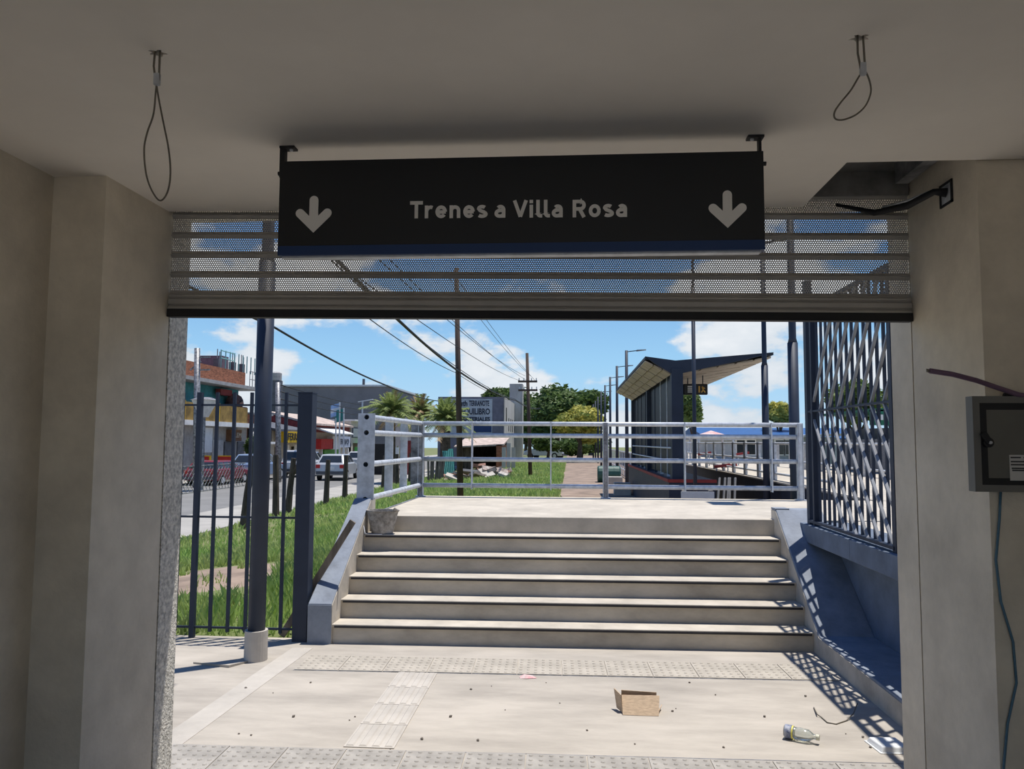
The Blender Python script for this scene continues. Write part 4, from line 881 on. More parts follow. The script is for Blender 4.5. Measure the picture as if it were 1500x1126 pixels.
# street lantern
p = at(300, 586, 33); sl_ = empty('street_lantern', (p.x, 33, -.6), 'wide conical street lantern beside the street pole', 'lantern')
m = MB(); m.tube([(p.x, 33, -.6), (p.x, 33, p.z - .7)], .07, 8); m.build('post', DULLST, sl_)
m = MB(); m.tube([(p.x, 33, p.z - .75), (p.x, 33, p.z)], [.18, .55], 12); m.build('cone', mat('lantern_glass', (.55, .55, .55), .4), sl_)
m = MB(); m.tube([(p.x, 33, p.z), (p.x, 33, p.z + .12)], [.62, .3], 12); m.build('hood', DULLST, sl_)
def cable(pts, r, label, n=14):
    pts = [Vector(p) for p in pts]; q = []
    for a, b in zip(pts, pts[1:]):
        for k in range(n):
            t = k / n; p = a.lerp(b, t); p.z -= .012 * (b - a).length * 4 * t * (1 - t) * .6; q.append(p)
    q.append(pts[-1]); m = MB(); m.tube(q, r, 5); return tag(m.build('overhead_cable', BLACK, smooth=True), label, 'cable', 'overhead cables')
def cpt(px, py, X): return onx(px, py, X)
pole1 = Vector((-2.86, 20, 3.52)); 
cable([(-2.2, 3.40, 3.10), (-2.6, 6.5, 3.75), cpt(668, 541, -2.9), Vector((-2.55, 36, 3.55)), (-2.3, 60, 4.2)], .026, 'thick black cable bundle running past the tall utility pole')
cable([(-2.25, 3.40, 3.10), (-2.75, 6.5, 3.80), cpt(667, 536, -2.95), Vector((-2.6, 36, 3.62)), (-2.3, 60, 4.3)], .010, 'thin upper wire just above the thick cable bundle')
cable([cpt(540, 466, -2.9), cpt(668, 546, -2.95), Vector((-2.6, 36, 3.5))], .008, 'thin wire just below the thick cable bundle')
for k, (px, ex) in enumerate(((610, -2.25), (650, -2.1), (657, -1.95), (698, -1.85), (706, -1.6))):
    s0 = cpt(px, 455, -2.5); s1 = Vector((ex, 36, 4.45 + .25 * (k % 2)))
    d_ = (s0 - s1); cable([s1 + d_ * 1.25, s1], .007, 'fine power wire sloping down to the crossarms of the shorter pole', 10)
cable([cpt(403, 480, -7.2) + (cpt(403, 480, -7.2) - cpt(560, 562, -7.2)) * .9, cpt(403, 480, -7.2), cpt(560, 562, -7.2), (-8.9, 55.05, 4.5)], .03, 'thick cable sloping across the sky towards the palms')
utility_pole('utility_pole', (-7.2, 9.2, -.3), (-7.2, 9.2, 5.6), .12, .09, 'wooden utility pole on the verge outside the left jamb')
for k, (z0, z1) in enumerate(((4.2, 4.9), (3.8, 4.4), (4.55, 5.4))):
    cable([(at(408, 700, 40).x, 40, z0), (-20, 84.0, z1)], .03, 'sagging street cable in front of the large grey warehouse')

# ================================================================== SHOPS ACROSS THE STREET
SX = -21.0; GZ = -.55
ytox = lambda px: -SX * F_PX / (835 - px)
def zpx(py, Y): return 1.6 + (646 - py) / F_PX * Y
def col(name, c, **k): return mat(name, c, k.pop('rough', .8), **k)
BRICK = mat('red_brick_wall', (.34, .13, .07), .9, var=.3, scale=5, stretch=(1, 1, 3))
TEAL = col('teal_wall', (.05, .23, .26), var=.15); OCHRE = col('ochre_panel', (.30, .19, .05), var=.25, scale=2); LGREY = col('shop_grey', (.34, .33, .32), var=.12)
CREAM = col('cream_wall', (.52, .47, .38), var=.1); DGREY = col('shutter_grey', (.10, .105, .12), var=.15); DRED = col('dark_red_wall', (.22, .035, .03), var=.15)
YELS = col('yellow_board', (.75, .47, .02), var=.05); REDS = col('red_board', (.50, .035, .03), var=.08); BLKS = col('black_board', (.025, .022, .02)); BROWNS = col('brown_board', (.16, .08, .04)); GREENS = col('green_board', (.10, .30, .05), var=.1)
ROTX = (R(90), 0, R(90))          # lettering that faces +X
def fbox(name, px0, px1, z0, z1, mt, parent, x=SX, dx=.08, dep=None):
    y0, y1 = ytox(px0), ytox(px1); m = MB(); m.box(x - (dep or .02), x + dx, y0, y1, z0, z1); return m.build(name, mt, parent)
def hollow(parent, x0, x1, y0, y1, z0, z1, gaps, mt):
    # building body with a real room behind the street front; gaps: (y0, y1, top) openings
    m = MB(); xr = x1 - 2.6; t = .15; zt = max(g[2] for g in gaps)
    m.box(x0, xr, y0, y1, z0, z1); m.box(xr, x1, y0, y0 + t, z0, zt); m.box(xr, x1, y1 - t, y1, z0, zt); m.box(xr, x1, y0, y1, zt, z1)
    ye = y0
    for a, b, top in sorted(gaps):
        m.box(x1 - t, x1, ye, a, z0, zt)
        if zt - top > .01: m.box(x1 - t, x1, a, b, top, zt)
        ye = b
    m.box(x1 - t, x1, ye, y1, z0, zt); return m.build('wall', mt, parent)
G_ = lambda a, b, top: (ytox(a), ytox(b), top)
# corner house
yE = ytox(350)
h1 = empty('corner_house', (SX - 4, 42, GZ), 'two-storey teal and ochre house with unfinished brick top', 'building')
m = MB(); m.box(SX - 8, SX, 34, yE, GZ, 2.45); m.build('ground_floor', LGREY, h1)
m = MB(); m.box(SX - 8, SX + .9, 34, yE, 2.40, 2.66); m.build('balcony_slab', WHITE, h1)
m = MB(); m.box(SX - 8, SX - .2, 34, yE - 1.0, 2.66, 4.85); m.build('upper_floor', TEAL, h1)
m = MB(); m.box(SX - 8, SX + .9, 34, yE, 4.80, 5.0); m.build('roof_slab', LGREY, h1)
for k in range(7):
    y0 = 35 + k * 2.0
    if y0 + 1.9 > yE: break
    m = MB(); m.box(SX + .78, SX + .84, y0, y0 + 1.9, 2.66, 3.62); m.build('balcony_panel', OCHRE, h1)
    m = MB(); m.box(SX + .76, SX + .86, y0 - .08, y0 + .02, 2.66, 3.7); m.build('balcony_post', YELS, h1)
m = MB(); m.box(SX - 6, SX + .3, 34, ytox(338), 5.0, 5.9); bw = m.build('brick_parapet', BRICK, h1)
for px, top in ((299, 523), (323, 528), (337, 531)):
    y = ytox(px); m = MB(); m.box(SX - .1, SX + .22, y - .18, y + .18, 5.0, zpx(top, y)); c_ = m.build('column', DGREY, h1)
    m = MB(); m.tube([(SX + .05, y, zpx(top, y)), (SX + .05, y, zpx(top, y) + .6)], .03, 5); m.tube([(SX + .15, y + .1, zpx(top, y)), (SX + .15, y + .1, zpx(top, y) + .45)], .03, 5); m.build('rebar', DULLST, c_)
for k in range(8):
    y = ytox(333) + k * .42; m = MB(); m.tube([(SX + .8, y, 5.0), (SX + .8, y, 5.95)], .025, 5); m.build('baluster', DULLST, h1)
for z in (5.45, 5.95): m = MB(); m.tube([(SX + .8, ytox(333), z), (SX + .8, yE - .1, z)], .025, 5); m.build('rail', DULLST, h1)
TQ = mat('turquoise_rail', (.18, .38, .38), .6)
for k in range(9): y = ytox(301) + k * .62; m = MB(); m.tube([(SX + .2, y, 5.9), (SX + .2, y, 7.0)], .035, 5); m.build('baluster', TQ, h1)
for z in (6.5, 6.95): m = MB(); m.tube([(SX + .2, ytox(301), z), (SX + .2, ytox(322), z)], .035, 5); m.build('rail', TQ, h1)
m = MB(); m.box(SX - 2.5, SX - .8, ytox(327), ytox(337), 6.0, 6.9); m.build('roof_hut', mat('purple_grey', (.14, .11, .14), .8), h1)
fbox('mural_panel', 338, 349, 2.7, 3.75, mat('purple_mural', (.20, .08, .17), .8, var=.5, scale=2), h1, dx=.02)
m = MB(); y = ytox(322); m.blob((SX + .3, y, 3.85), .5, .75, .62, 12, 8, .08, 4); m.build('round_ornament', mat('mural_brown', (.10, .045, .035), .8, var=.5, scale=3), h1)
fbox('canopy_board', 300, 318, 4.3, 4.65, DRED, h1, dx=.3)
fbox('door', 315, 330, GZ, 1.5, DGREY, h1); fbox('roller_door', 296, 312, GZ, 1.6, mat('roller_white', (.40, .40, .41), .7), h1); fbox('roller_door', 335, 345, GZ, 1.5, DGREY, h1); fbox('white_board', 270, 284, .9, 2.3, WHITE, h1, dx=.5)
s1 = fbox('shop_board', 318, 334, 1.55, 2.25, BROWNS, h1, dx=.35)
add_text('lettering', 'ALEM', .42, CREAM, s1, (SX + .37, ytox(326), 1.9), ROTX, 1.3, .01)
# brick shop
h2 = empty('brick_shop', (SX - 3, ytox(372), GZ), 'small red brick shop with black sign band next to the teal house', 'building')
m = MB(); m.box(SX - 6, SX, yE, ytox(384), GZ, 3.3); m.build('wall', BRICK, h2)
m = MB(); m.box(SX - 6, SX + .3, yE, ytox(384), 3.3, 3.42); m.build('roof', LGREY, h2)
s2 = fbox('shop_board', 351, 384, 1.55, 2.35, BLKS, h2, dx=.25)
for k in range(3):
    y = ytox(356) + k * .75; m = MB(); m.tube([(SX + .27, y + .25 * math.cos(a), 1.9 + .28 * math.sin(a)) for a in np.linspace(0, math.pi, 7)], .05, 5); m.build('white_arc', WHITE, s2)
fbox('white_strip', 351, 384, 1.35, 1.5, WHITE, h2, dx=.5)
fbox('doorway', 362, 374, GZ, 1.3, CREAM, h2)
# yellow hardware shop
h3 = empty('hardware_shop', (SX - 3, 57, GZ), 'hardware shop with long yellow sign and dark sloping roof', 'building')
y0, y1 = ytox(385), ytox(441)
hollow(h3, SX - 7, SX - .4, y0, y1, GZ, 2.3, [G_(402, 411, 1.15), G_(416, 421, 1.15), G_(427, 434, 1.15)], CREAM)
m = MB(); m.prism([(SX + .6, 2.25), (SX + .6, 2.4), (SX - 7, 3.9), (SX - 7, 3.7)], 'y', y0, y1); m.build('roof', DGREY, h3)
s3 = fbox('shop_board', 399, 438, zpx(649, 57), zpx(633, 57), YELS, h3, dx=.7)
add_text('lettering', 'FERRETERIA', .75, BLKS, s3, (SX + .72, (ytox(399) + ytox(434)) / 2 - .2, zpx(641, 57)), ROTX, 4.4, .01, .012)
for px in (400, 413, 424, 436): fbox('pilaster', px, px + 1.5, GZ, 1.3, WHITE, h3, dx=.1)
# red gabled shop
h4 = empty('red_gabled_shop', (SX - 3, 66, GZ), 'dark red gabled shop with white corrugated eaves and green band', 'building')
y0, y1 = ytox(441), ytox(506)
hollow(h4, SX - 7, SX, y0 + .2, y1, GZ, 2.6, [G_(464, 470, .35), G_(471, 489, .35)], CREAM)
za = 2.3
m = MB(); m.prism([(SX + .1, za), (SX + .1, 2.9), (SX - 3.2, 3.75), (SX - 7, 2.9), (SX - 7, za)], 'y', y0, y1); m.build('red_gable', DRED, h4)
m = MB(); m.prism([(SX + .5, 2.85), (SX + .5, 3.0), (SX - 3.2, 3.95), (SX - 3.2, 3.80)], 'y', y0, y1); m.build('roof_edge', ROOFT, h4)
m = MB(); m.prism([(SX + 1.6, 2.15), (SX + 1.6, 2.25), (SX, 2.75), (SX, 2.6)], 'y', y0 + 2, y0 + 8); m.build('corrugated_awning', WHITE, h4)
fbox('red_board', 456, 475, .9, 1.75, REDS, h4, dx=.5); fbox('white_board', 474, 484, .85, 2.0, WHITE, h4, dx=.5); s4 = fbox('blue_board', 484, 502, 1.0, 2.0, mat('pale_blue_board', (.40, .45, .55), .7), h4, dx=.45)
add_text('lettering', 'FRAVO', .7, NAVY, s4, (SX + .47, (ytox(484) + ytox(502)) / 2, 1.5), ROTX, 2.6, .01, .01)
fbox('green_band', 465, 490, .35, .85, GREENS, h4, dx=.3)
for px in (457, 463, 489.5, 497, 503): fbox('pilaster', px, px + 1.2, GZ, .9, WHITE, h4, dx=.2)
# cream house with window
h5 = empty('cream_house', (SX - 3, 76, GZ), 'cream house with a wide window beyond the red shop', 'building')
hollow(h5, SX - 7, SX + .2, ytox(506.5), ytox(530), GZ, 3.5, [G_(510, 528, 1.4)], CREAM)
m = MB(); m.box(SX - 7, SX + .6, ytox(506.5), ytox(530), 3.5, 3.65); m.build('roof', WHITE, h5)
w5 = fbox('window', 508, 518, 1.9, 2.9, DGREY, h5, x=SX + .2, dx=.05); fbox('pane', 509, 517, 2.0, 2.8, GLASSD, w5, x=SX + .22, dx=.06)
fbox('green_awning', 513, 524, .6, 1.0, mat('bright_green', (.12, .5, .12), .7), h5, x=SX + .2, dx=1.2)
# big grey warehouse behind
gw = empty('grey_warehouse', (-26, 90, GZ), 'large plain grey warehouse wall behind the shops', 'building')
a = at(404, 566, 84); b = at(566, 566, 84)
m = MB(); m.box(a.x, b.x, 84, 100, GZ, a.z); m.build('wall', mat('warehouse_grey', (.19, .185, .20), .85, var=.08, scale=.5), gw)
m = MB(); m.box(a.x - .2, b.x + .2, 83.8, 100.2, a.z, a.z + .2); m.build('roof_edge', GALV, gw)
p = at(531, 560, 84); m = MB(); m.tube([(p.x, 84.5, a.z), (p.x, 84.5, a.z + .9)], .15, 6); m.build('vent', DGREY, gw)
wt = empty('water_tank', (at(405, 550, 78).x, 78, GZ), 'rooftop water tank on a slim brick tower', 'tank')
p = at(405, 550, 78); m = MB(); m.box(p.x - .5, p.x + .5, 77.5, 78.5, GZ, zpx(556, 78)); m.build('tower', DGREY, wt); m = MB(); m.tube([(p.x, 78, zpx(556, 78)), (p.x, 78, zpx(545, 78)), (p.x, 78, zpx(543, 78))], [.55, .55, .3], 12); m.build('tank', LGREY, wt)
# flagpoles
for px, top, cc, lb in ((491.5, 612, None, 'bare white flagpole left of the flags in front of the shops'), (497, 589, (.35, .50, .75), 'white flagpole with a pale blue and white flag'), (503, 597, (.05, .25, .22), 'white flagpole with a dark green flag')):
    b = at(px, 690, 61); t = at(px + .6, top, 61); o = empty('flagpole', (b.x, 61, -.62), lb, 'flagpole'); m = MB(); m.tube([(b.x, 61, -.62), (t.x, 61, t.z)], [.08, .055], 8); m.build('pole', WHITE, o)
    if cc:
        n_ = 9
        for r_ in range(3):
            V = []; hgt = .33
            for k in range(n_):
                u = k / (n_ - 1); V += [(t.x - u * .75, 61 + .07 * math.sin(u * 8), t.z - .05 - r_ * hgt - u * .22), (t.x - u * .75, 61 + .07 * math.sin(u * 8), t.z - .05 - (r_ + 1) * hgt - u * .22)]
            m = MB(); m.add(V, [(2 * k, 2 * k + 1, 2 * k + 3, 2 * k + 2) for k in range(n_ - 1)])
            m.build('flag_band', WHITE if (r_ == 1 and px < 500) else mat('flag_%d' % px, cc, .8), o)
p = at(531, 588, 50); o = empty('double_street_lamp', (p.x, 50, -.6), 'white street lamp with curved head near the railing post', 'lamp post')
m = MB(); m.tube([(p.x, 50, -.6), (p.x, 50, p.z)], .06, 8); m.build('post', GALV, o)
m = MB(); m.bar((p.x - .3, 50, p.z - .02), (p.x + .7, 50, p.z + .15), .1, .06); m.build('lamp_head', WHITE, o)
# A-frame posters at the kerb
for px0, px1, lb, tx in ((293, 308, 'small orange and red pavement poster board', 'P'), (317, 340, 'large red pavement poster board with yellow frame', 'OFERTA')):
    y = 42.0 if px0 < 300 else 43.5; a = at(px0, 667, y); b = at(px1, 692, y); o = empty('poster_board', ((a.x + b.x) / 2, y, GZ), lb, 'poster')
    m = MB(); m.box(a.x, b.x, y, y + .05, b.z, a.z); m.build('frame', YELS, o)
    m = MB(); m.box(a.x + .06, b.x - .10, y - .012, y, b.z + .06, a.z - .06); pp = m.build('poster', REDS, o)
    for k in (.35, .68):
        m = MB(); m.box(a.x + .16, b.x - .22, y - .02, y - .012, b.z + (a.z - b.z) * k - .05, b.z + (a.z - b.z) * k + .05); m.build('white_print', WHITE, pp)
    for s_ in (a.x + .05, b.x - .05): m = MB(); m.box(s_ - .03, s_ + .03, y, y + .05, GZ, b.z); m.build('leg', YELS, o)

# ------------------------------------------------------------------ cars
def make_car(loc, rz, c, label, van=False):
    o = empty('car', (0, 0, 0), label, 'car', None)
    body = mat('car_paint_%02d%02d%02d' % tuple(int(v * 99) for v in c), c, .3, .2, var=.02, spec=.6)
    hw = .82
    top = 1.62 if van else 1.45
    low = [(-2.0, .30), (-2.06, .55), (-2.02, .92), (-1.8, .98), (.85, .96), (1.75, .80), (2.02, .62), (2.05, .32)]
    def ring(x, prof, s): return [(x, y * s, z) for y, z in prof]
    m = MB(); n = len(low)
    secs = [(-hw, .97), (-hw * .96, 1.0), (hw * .96, 1.0), (hw, .97)]
    xs_ = [-hw, -hw + .05, hw - .05, hw]; V = []
    for x, s in zip(xs_, (.965, 1, 1, .965)): V += [(x, y * s, z if abs(x) < hw else .34 + (z - .34) * .93) for y, z in low]
    Fc = [tuple(range(n)), tuple(range(4 * n - 1, 3 * n - 1, -1))]
    for j in range(3):
        for i in range(n): Fc.append((j * n + i, j * n + (i + 1) % n, (j + 1) * n + (i + 1) % n, (j + 1) * n + i))
    m.add(V, Fc); m.build('body', body, o, bevel=.03, smooth=False)
    yb = (-1.95, 1.0); yt = (-1.72 if van else -1.45, .22)
    m = MB(); w0, w1 = .77, .60
    m.hexa([(-w0, yb[0], .93), (w0, yb[0], .93), (w0, yb[1], .93), (-w0, yb[1], .93), (-w1, yt[0], top), (w1, yt[0], top), (w1, yt[1], top), (-w1, yt[1], top)]); m.build('cabin', body, o, bevel=.05)
    def lerp(a, b, t): return a + (b - a) * t
    def cab(sx, y_t, zt):   # point on the cabin: sx across (-1..1), y_t along (0 rear..1 front), zt height 0..1
        w = lerp(w0, w1, zt); return Vector((sx * w, lerp(lerp(yb[0], yt[0], zt), lerp(yb[1], yt[1], zt), y_t), lerp(.93, top, zt)))
    for s_ in (-1, 1):
        for a, b in ((.06, .32), (.36, .64), (.68, .93)):
            m = MB(); q = [cab(s_ * 1.012, a, .15), cab(s_ * 1.012, b, .15), cab(s_ * 1.018, min(b, .93), .86), cab(s_ * 1.018, max(a, .06), .86)]
            m.add(q + [p - Vector((s_ * .02, 0, 0)) for p in q], [(0, 1, 2, 3), (7, 6, 5, 4), (0, 4, 5, 1), (1, 5, 6, 2), (2, 6, 7, 3), (3, 7, 4, 0)]); m.build('side_window', GLASSD, o)
    for e, nm in ((0, 'rear_window'), (1, 'windscreen')):
        dy = -.012 if e == 0 else .012
        q = [cab(-.86, e, .16), cab(.86, e, .16), cab(.84, e, .86), cab(-.84, e, .86)]; q = [p + Vector((0, dy, .004)) for p in q]
        m = MB(); m.add(q + [p - Vector((0, dy * 1.6, 0)) for p in q], [(0, 1, 2, 3), (7, 6, 5, 4), (0, 4, 5, 1), (1, 5, 6, 2), (2, 6, 7, 3), (3, 7, 4, 0)]); m.build(nm, GLASSD, o)
    for s_ in (-1, 1):
        for y in (-1.28, 1.28):
            m = MB(); m.tube([(s_ * .66, y, .30), (s_ * .84, y, .30)], .30, 16); w_ = m.build('wheel', BLACK, o)
            m = MB(); m.tube([(s_ * .83, y, .30), (s_ * .85, y, .30)], .18, 12); m.build('hub_cap', GALV, w_)
        m = MB(); m.box(min(s_ * .55, s_ * .78), max(s_ * .55, s_ * .78), -2.075, -2.03, .70, .90); m.build('tail_light', REDS, o)
        m = MB(); m.box(min(s_ * .5, s_ * .76), max(s_ * .5, s_ * .76), 1.93, 2.03, .60, .74); m.build('headlight', WHITE, o)
        m = MB(); m.box(min(s_ * .80, s_ * .95), max(s_ * .80, s_ * .95), .62, .74, .98, 1.1); m.build('mirror', body, o)
    m = MB(); m.box(-.75, .75, -2.10, -2.02, .36, .52); m.box(-.75, .75, 2.0, 2.08, .32, .48); m.build('bumper', DGREY, o)
    m = MB(); m.box(-.24, .24, -2.085, -2.055, .62, .74); m.build('number_plate', WHITE, o)
    o.location = loc; o.rotation_euler = (0, 0, rz); return o
RZ_ = -.615
make_car((-13.4, 44.0, RZ_), R(4), (.46, .48, .50), 'silver hatchback seen from behind between the square post and the railing')
make_car((-16.6, 47.4, RZ_), R(0), (.62, .63, .64), 'white van-like car behind the square navy post', True)
rc = make_car((-17.9, 38.3, RZ_), R(0), (.22, .03, .05), 'low dark red car parked in front of the red poster board'); rc.scale = (1, 1, .82)
make_car((-17.6, 42.7, RZ_), R(0), (.24, .33, .48), 'blue car parked behind the round navy pole')
make_car((-18.0, 52.2, RZ_), R(0), (.25, .30, .40), 'blue-grey car parked in front of the hardware shop')
make_car((-15.2, 56.0, RZ_), R(0), (.50, .50, .50), 'grey car on the street ahead of the white van')
p = onz(793, 668, 0); make_car((-2.4, 76, -.03), R(70), (.60, .62, .64), 'white car parked under the trees beyond the grass verge')

# ================================================================== TREES, PALMS, OLD BUILDINGS
def crown(name, c, rad, n, leaf, m_, parent, seed, nb=16, flat=.0):
    rg = np.random.default_rng(seed); V = []; Fc = []
    blobs = []
    for k in range(nb):
        d = rg.normal(size=3); d /= np.linalg.norm(d); r = .62 * rg.random() ** .5
        blobs.append((np.array(c) + d * np.array(rad) * r, .38 + .22 * rg.random()))
    for k in range(n):
        bc, br = blobs[rg.integers(nb)]; d = rg.normal(size=3); d /= np.linalg.norm(d)
        p = bc + d * np.array(rad) * br * (.75 + .3 * rg.random())
        nrm = d + rg.normal(size=3) * .5; nrm /= np.linalg.norm(nrm)
        t = np.cross(nrm, [0, 0, 1.0001]) + rg.normal(size=3) * .3; t /= np.linalg.norm(t); b = np.cross(nrm, t)
        s_ = leaf * (.6 + .8 * rg.random()); i = len(V)
        V += [tuple(p - t * s_), tuple(p + b * s_ * .45), tuple(p + t * s_), tuple(p - b * s_ * .45)]; Fc.append((i, i + 1, i + 2, i + 3))
    m = MB(); m.add(V, Fc); o = m.build(name, m_, parent, fix=False)
    core = MB()
    for i, (bc, br) in enumerate(blobs): core.blob(bc, rad[0] * br * .72, rad[1] * br * .72, rad[2] * br * .72, 8, 6, .12, i)
    core.build('inner_foliage', m_, parent, smooth=True)
    return o
BARK = mat('bark', (.10, .075, .055), .9, var=.3, scale=6)
def tree(px, py, Y, rx, rz, label, m_, n=3500, leaf=.22, seed=1, name='tree', base=0.):
    c = at(px, py, Y); s_ = Y / F_PX; RX, RZ2 = rx * s_, rz * s_; g = base
    o = empty(name, (c.x, Y, g), label, 'tree')
    m = MB(); m.tube([(c.x, Y, g), (c.x + .1, Y, (g + c.z) / 2), (c.x, Y, c.z)], [.22 * RX / 2.2, .16 * RX / 2.2, .08], 8); m.build('trunk', BARK, o)
    for k in range(4):
        a = k * 1.7 + seed; z0 = g + (c.z - g) * .55; m = MB(); m.tube([(c.x, Y, z0), (c.x + math.cos(a) * RX * .55, Y + math.sin(a) * RX * .5, c.z + RZ2 * .1 * k)], [.1 * RX / 2.5, .03], 6); m.build('branch', BARK, o)
    crown('foliage', (c.x, Y, c.z), (RX, RX * .9, RZ2), n, leaf, m_, o, seed); return o
DG = leafmat('dark_green_leaves', (.13, .20, .05), (.035, .065, .02), .8)
MG = leafmat('mid_green_leaves', (.20, .27, .07), (.06, .10, .03), .8)
YG = leafmat('yellow_green_leaves', (.62, .54, .13), (.16, .22, .04), 1.3)
PG = leafmat('palm_green', (.34, .40, .14), (.13, .18, .05), 1.0)
tree(815, 608, 78, 52, 48, 'large dark green tree rising behind the yellow-green tree', DG, 6000, .30, 11)
tree(865, 592, 95, 34, 20, 'wide flat dark tree far beyond the yellow-green tree', DG, 3500, .30, 12)
tree(735, 580, 86, 34, 14, 'dark tree crown showing above the painted billboard building', DG, 3000, .30, 13)
tree(770, 612, 97, 27, 42, 'dark thin tree between the white tower and the utility pole', DG, 3500, .28, 14)
tree(848, 622, 62, 42, 31, 'yellow-green flowering tree beside the dirt path', YG, 5500, .20, 15)
tree(850, 652, 71, 40, 18, 'dense dark hedge under the yellow-green tree', DG, 3500, .22, 16, 'hedge')
tree(802, 650, 66, 26, 12, 'dark scrubby bush behind the shorter utility pole', DG, 3000, .22, 17, 'bush')
tree(1013, 598, 40, 17, 30, 'leafy green tree showing behind the platform shelter', MG, 3000, .16, 18)
tree(1141, 603, 52, 21, 20, 'round yellow-green tree between the two navy lamp poles', YG, 2500, .20, 19)
tree(1255, 592, 32, 48, 34, 'large green tree seen through the upper grille bars', MG, 5000, .15, 20)
tree(1305, 592, 34, 20, 20, 'yellowish tree seen through the grille beside the right jamb', YG, 2500, .14, 21)
tree(368, 652, 45, 10, 16, 'small dark street tree in front of the brick shop', DG, 1200, .16, 22, 'tree', -.5)
tree(585, 668, 60, 40, 16, 'dark shrubs behind the palms', DG, 3000, .22, 23, 'bush')
def palm(px, py, Y, rpx, label, seed, dry=.2):
    c = at(px, py, Y); Lf = rpx * Y / F_PX; rg = random.Random(seed); g = gz(c.x, Y)
    o = empty('palm_tree', (c.x, Y, g), label, 'palm')
    m = MB(); m.tube([(c.x, Y, g), (c.x, Y, c.z)], [.30, .22], 10); m.build('trunk', BARK, o)
    dm = mat('dry_frond', (.42, .30, .16), .9, var=.3, scale=4)
    NF = 56
    for k in range(NF):
        az = k * 2.39996 + rg.uniform(-.2, .2); el = -.35 + 1.75 * ((k + .5) / NF) ** .8; L_ = Lf * rg.uniform(.85, 1.15) * (1.0 if el < 1 else .85); m = MB()
        pts = []
        for i in range(8):
            t = i / 7; r_ = L_ * t * math.cos(el) * (1 + .15 * t); z = L_ * (math.sin(el) * t - .55 * math.cos(el) ** 1.0 * t * t); pts.append(Vector((c.x + math.cos(az) * r_, Y + math.sin(az) * r_, c.z + z)))
        m.tube(pts, [.03 * (1 - .8 * i / 7) for i in range(8)], 4)
        sd_ = Vector((-math.sin(az), math.cos(az), 0))
        for i in range(2, 30):
            t = i / 30 * 6.99; j = int(t); p = pts[j].lerp(pts[j + 1], t - j); d = (pts[j + 1] - pts[j]).normalized(); ll = L_ * .34 * (1 - .55 * i / 30)
            for s_ in (-1, 1):
                e_ = p + sd_ * s_ * ll * .75 + d * ll * .55 + Vector((0, 0, -ll * rg.uniform(.1, .5))); w_ = d * .03; m.add([p - w_, p + w_, e_], [(0, 1, 2)])
        m.build('frond', dm if (rg.random() < dry or el < -.2) else PG, o, fix=False)
palm(573, 603, 40, 44, 'palm with the fullest green crown left of the billboard building', 31, .05)
palm(616, 606, 45, 38, 'palm with many dry brown fronds between two green palms', 32, .5)
palm(653, 613, 38, 40, 'low green palm just left of the tall utility pole', 33, .05)
# billboard building
YB = 55.0; a = at(642, 581, YB); b = at(738, 581, YB)
bb = empty('billboard_building', ((a.x + b.x) / 2, YB, -.1), 'grey building with a painted advert wall and white weathered side', 'building')
yb2 = 71.0
m = MB(); m.box(a.x, b.x, YB, yb2, -.15, a.z); m.build('wall', mat('bluish_wall', (.16, .16, .20), .85, var=.15, scale=1.5), bb)
m = MB(); m.box(b.x - .02, b.x + .06, YB, yb2, -.15, a.z); wsd = m.build('white_side', mat('peeling_white', (.60, .57, .53), .9, 0, 0, 1.1, col2=(.36, .33, .30), stretch=(1, 1, .25)), bb)
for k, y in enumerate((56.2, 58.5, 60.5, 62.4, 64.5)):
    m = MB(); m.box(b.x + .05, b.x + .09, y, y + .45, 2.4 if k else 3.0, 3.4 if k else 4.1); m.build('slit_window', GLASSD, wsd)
t0 = at(645, 584, YB); t1 = at(721, 641, YB)
m = MB(); m.box(t0.x, t1.x, YB - .06, YB, t1.z, t0.z); ad = m.build('painted_advert', mat('advert_white', (.42, .46, .50), .85, var=.12, scale=2), bb)
m = MB(); m.box(t0.x, t0.x + .75, YB - .07, YB - .06, t0.z - .75, t0.z - .1); m.build('emblem', NAVY, ad)
ROTF = (R(90), 0, 0)
def adtext(s, px, py, wpx, hpx):
    p = at(px, py, YB); add_text('lettering', s, hpx * YB / F_PX * 1.35, NAVY, ad, (p.x, YB - .065, p.z), ROTF, wpx * YB / F_PX, .005, .02)
adtext('La South', 670, 591, 30, 8); adtext('TERRANOTE', 702, 591, 30, 8); adtext('EQUILIBRO', 697, 603, 42, 9); adtext('MATERIALES', 697, 614, 42, 6)
m = MB(); p0 = at(694, 622, YB); p1 = at(720, 633, YB); m.box(p0.x, p1.x, YB - .07, YB - .06, p1.z, p0.z); m.build('blue_block', SIGNBLUE, ad)
m = MB(); p = at(757, 580, 66); m.box(p.x - .55, p.x + .55, 65, 66.5, -.1, zpx(562, 66)); m.build('side_tower', MATS['peeling_white'], bb)
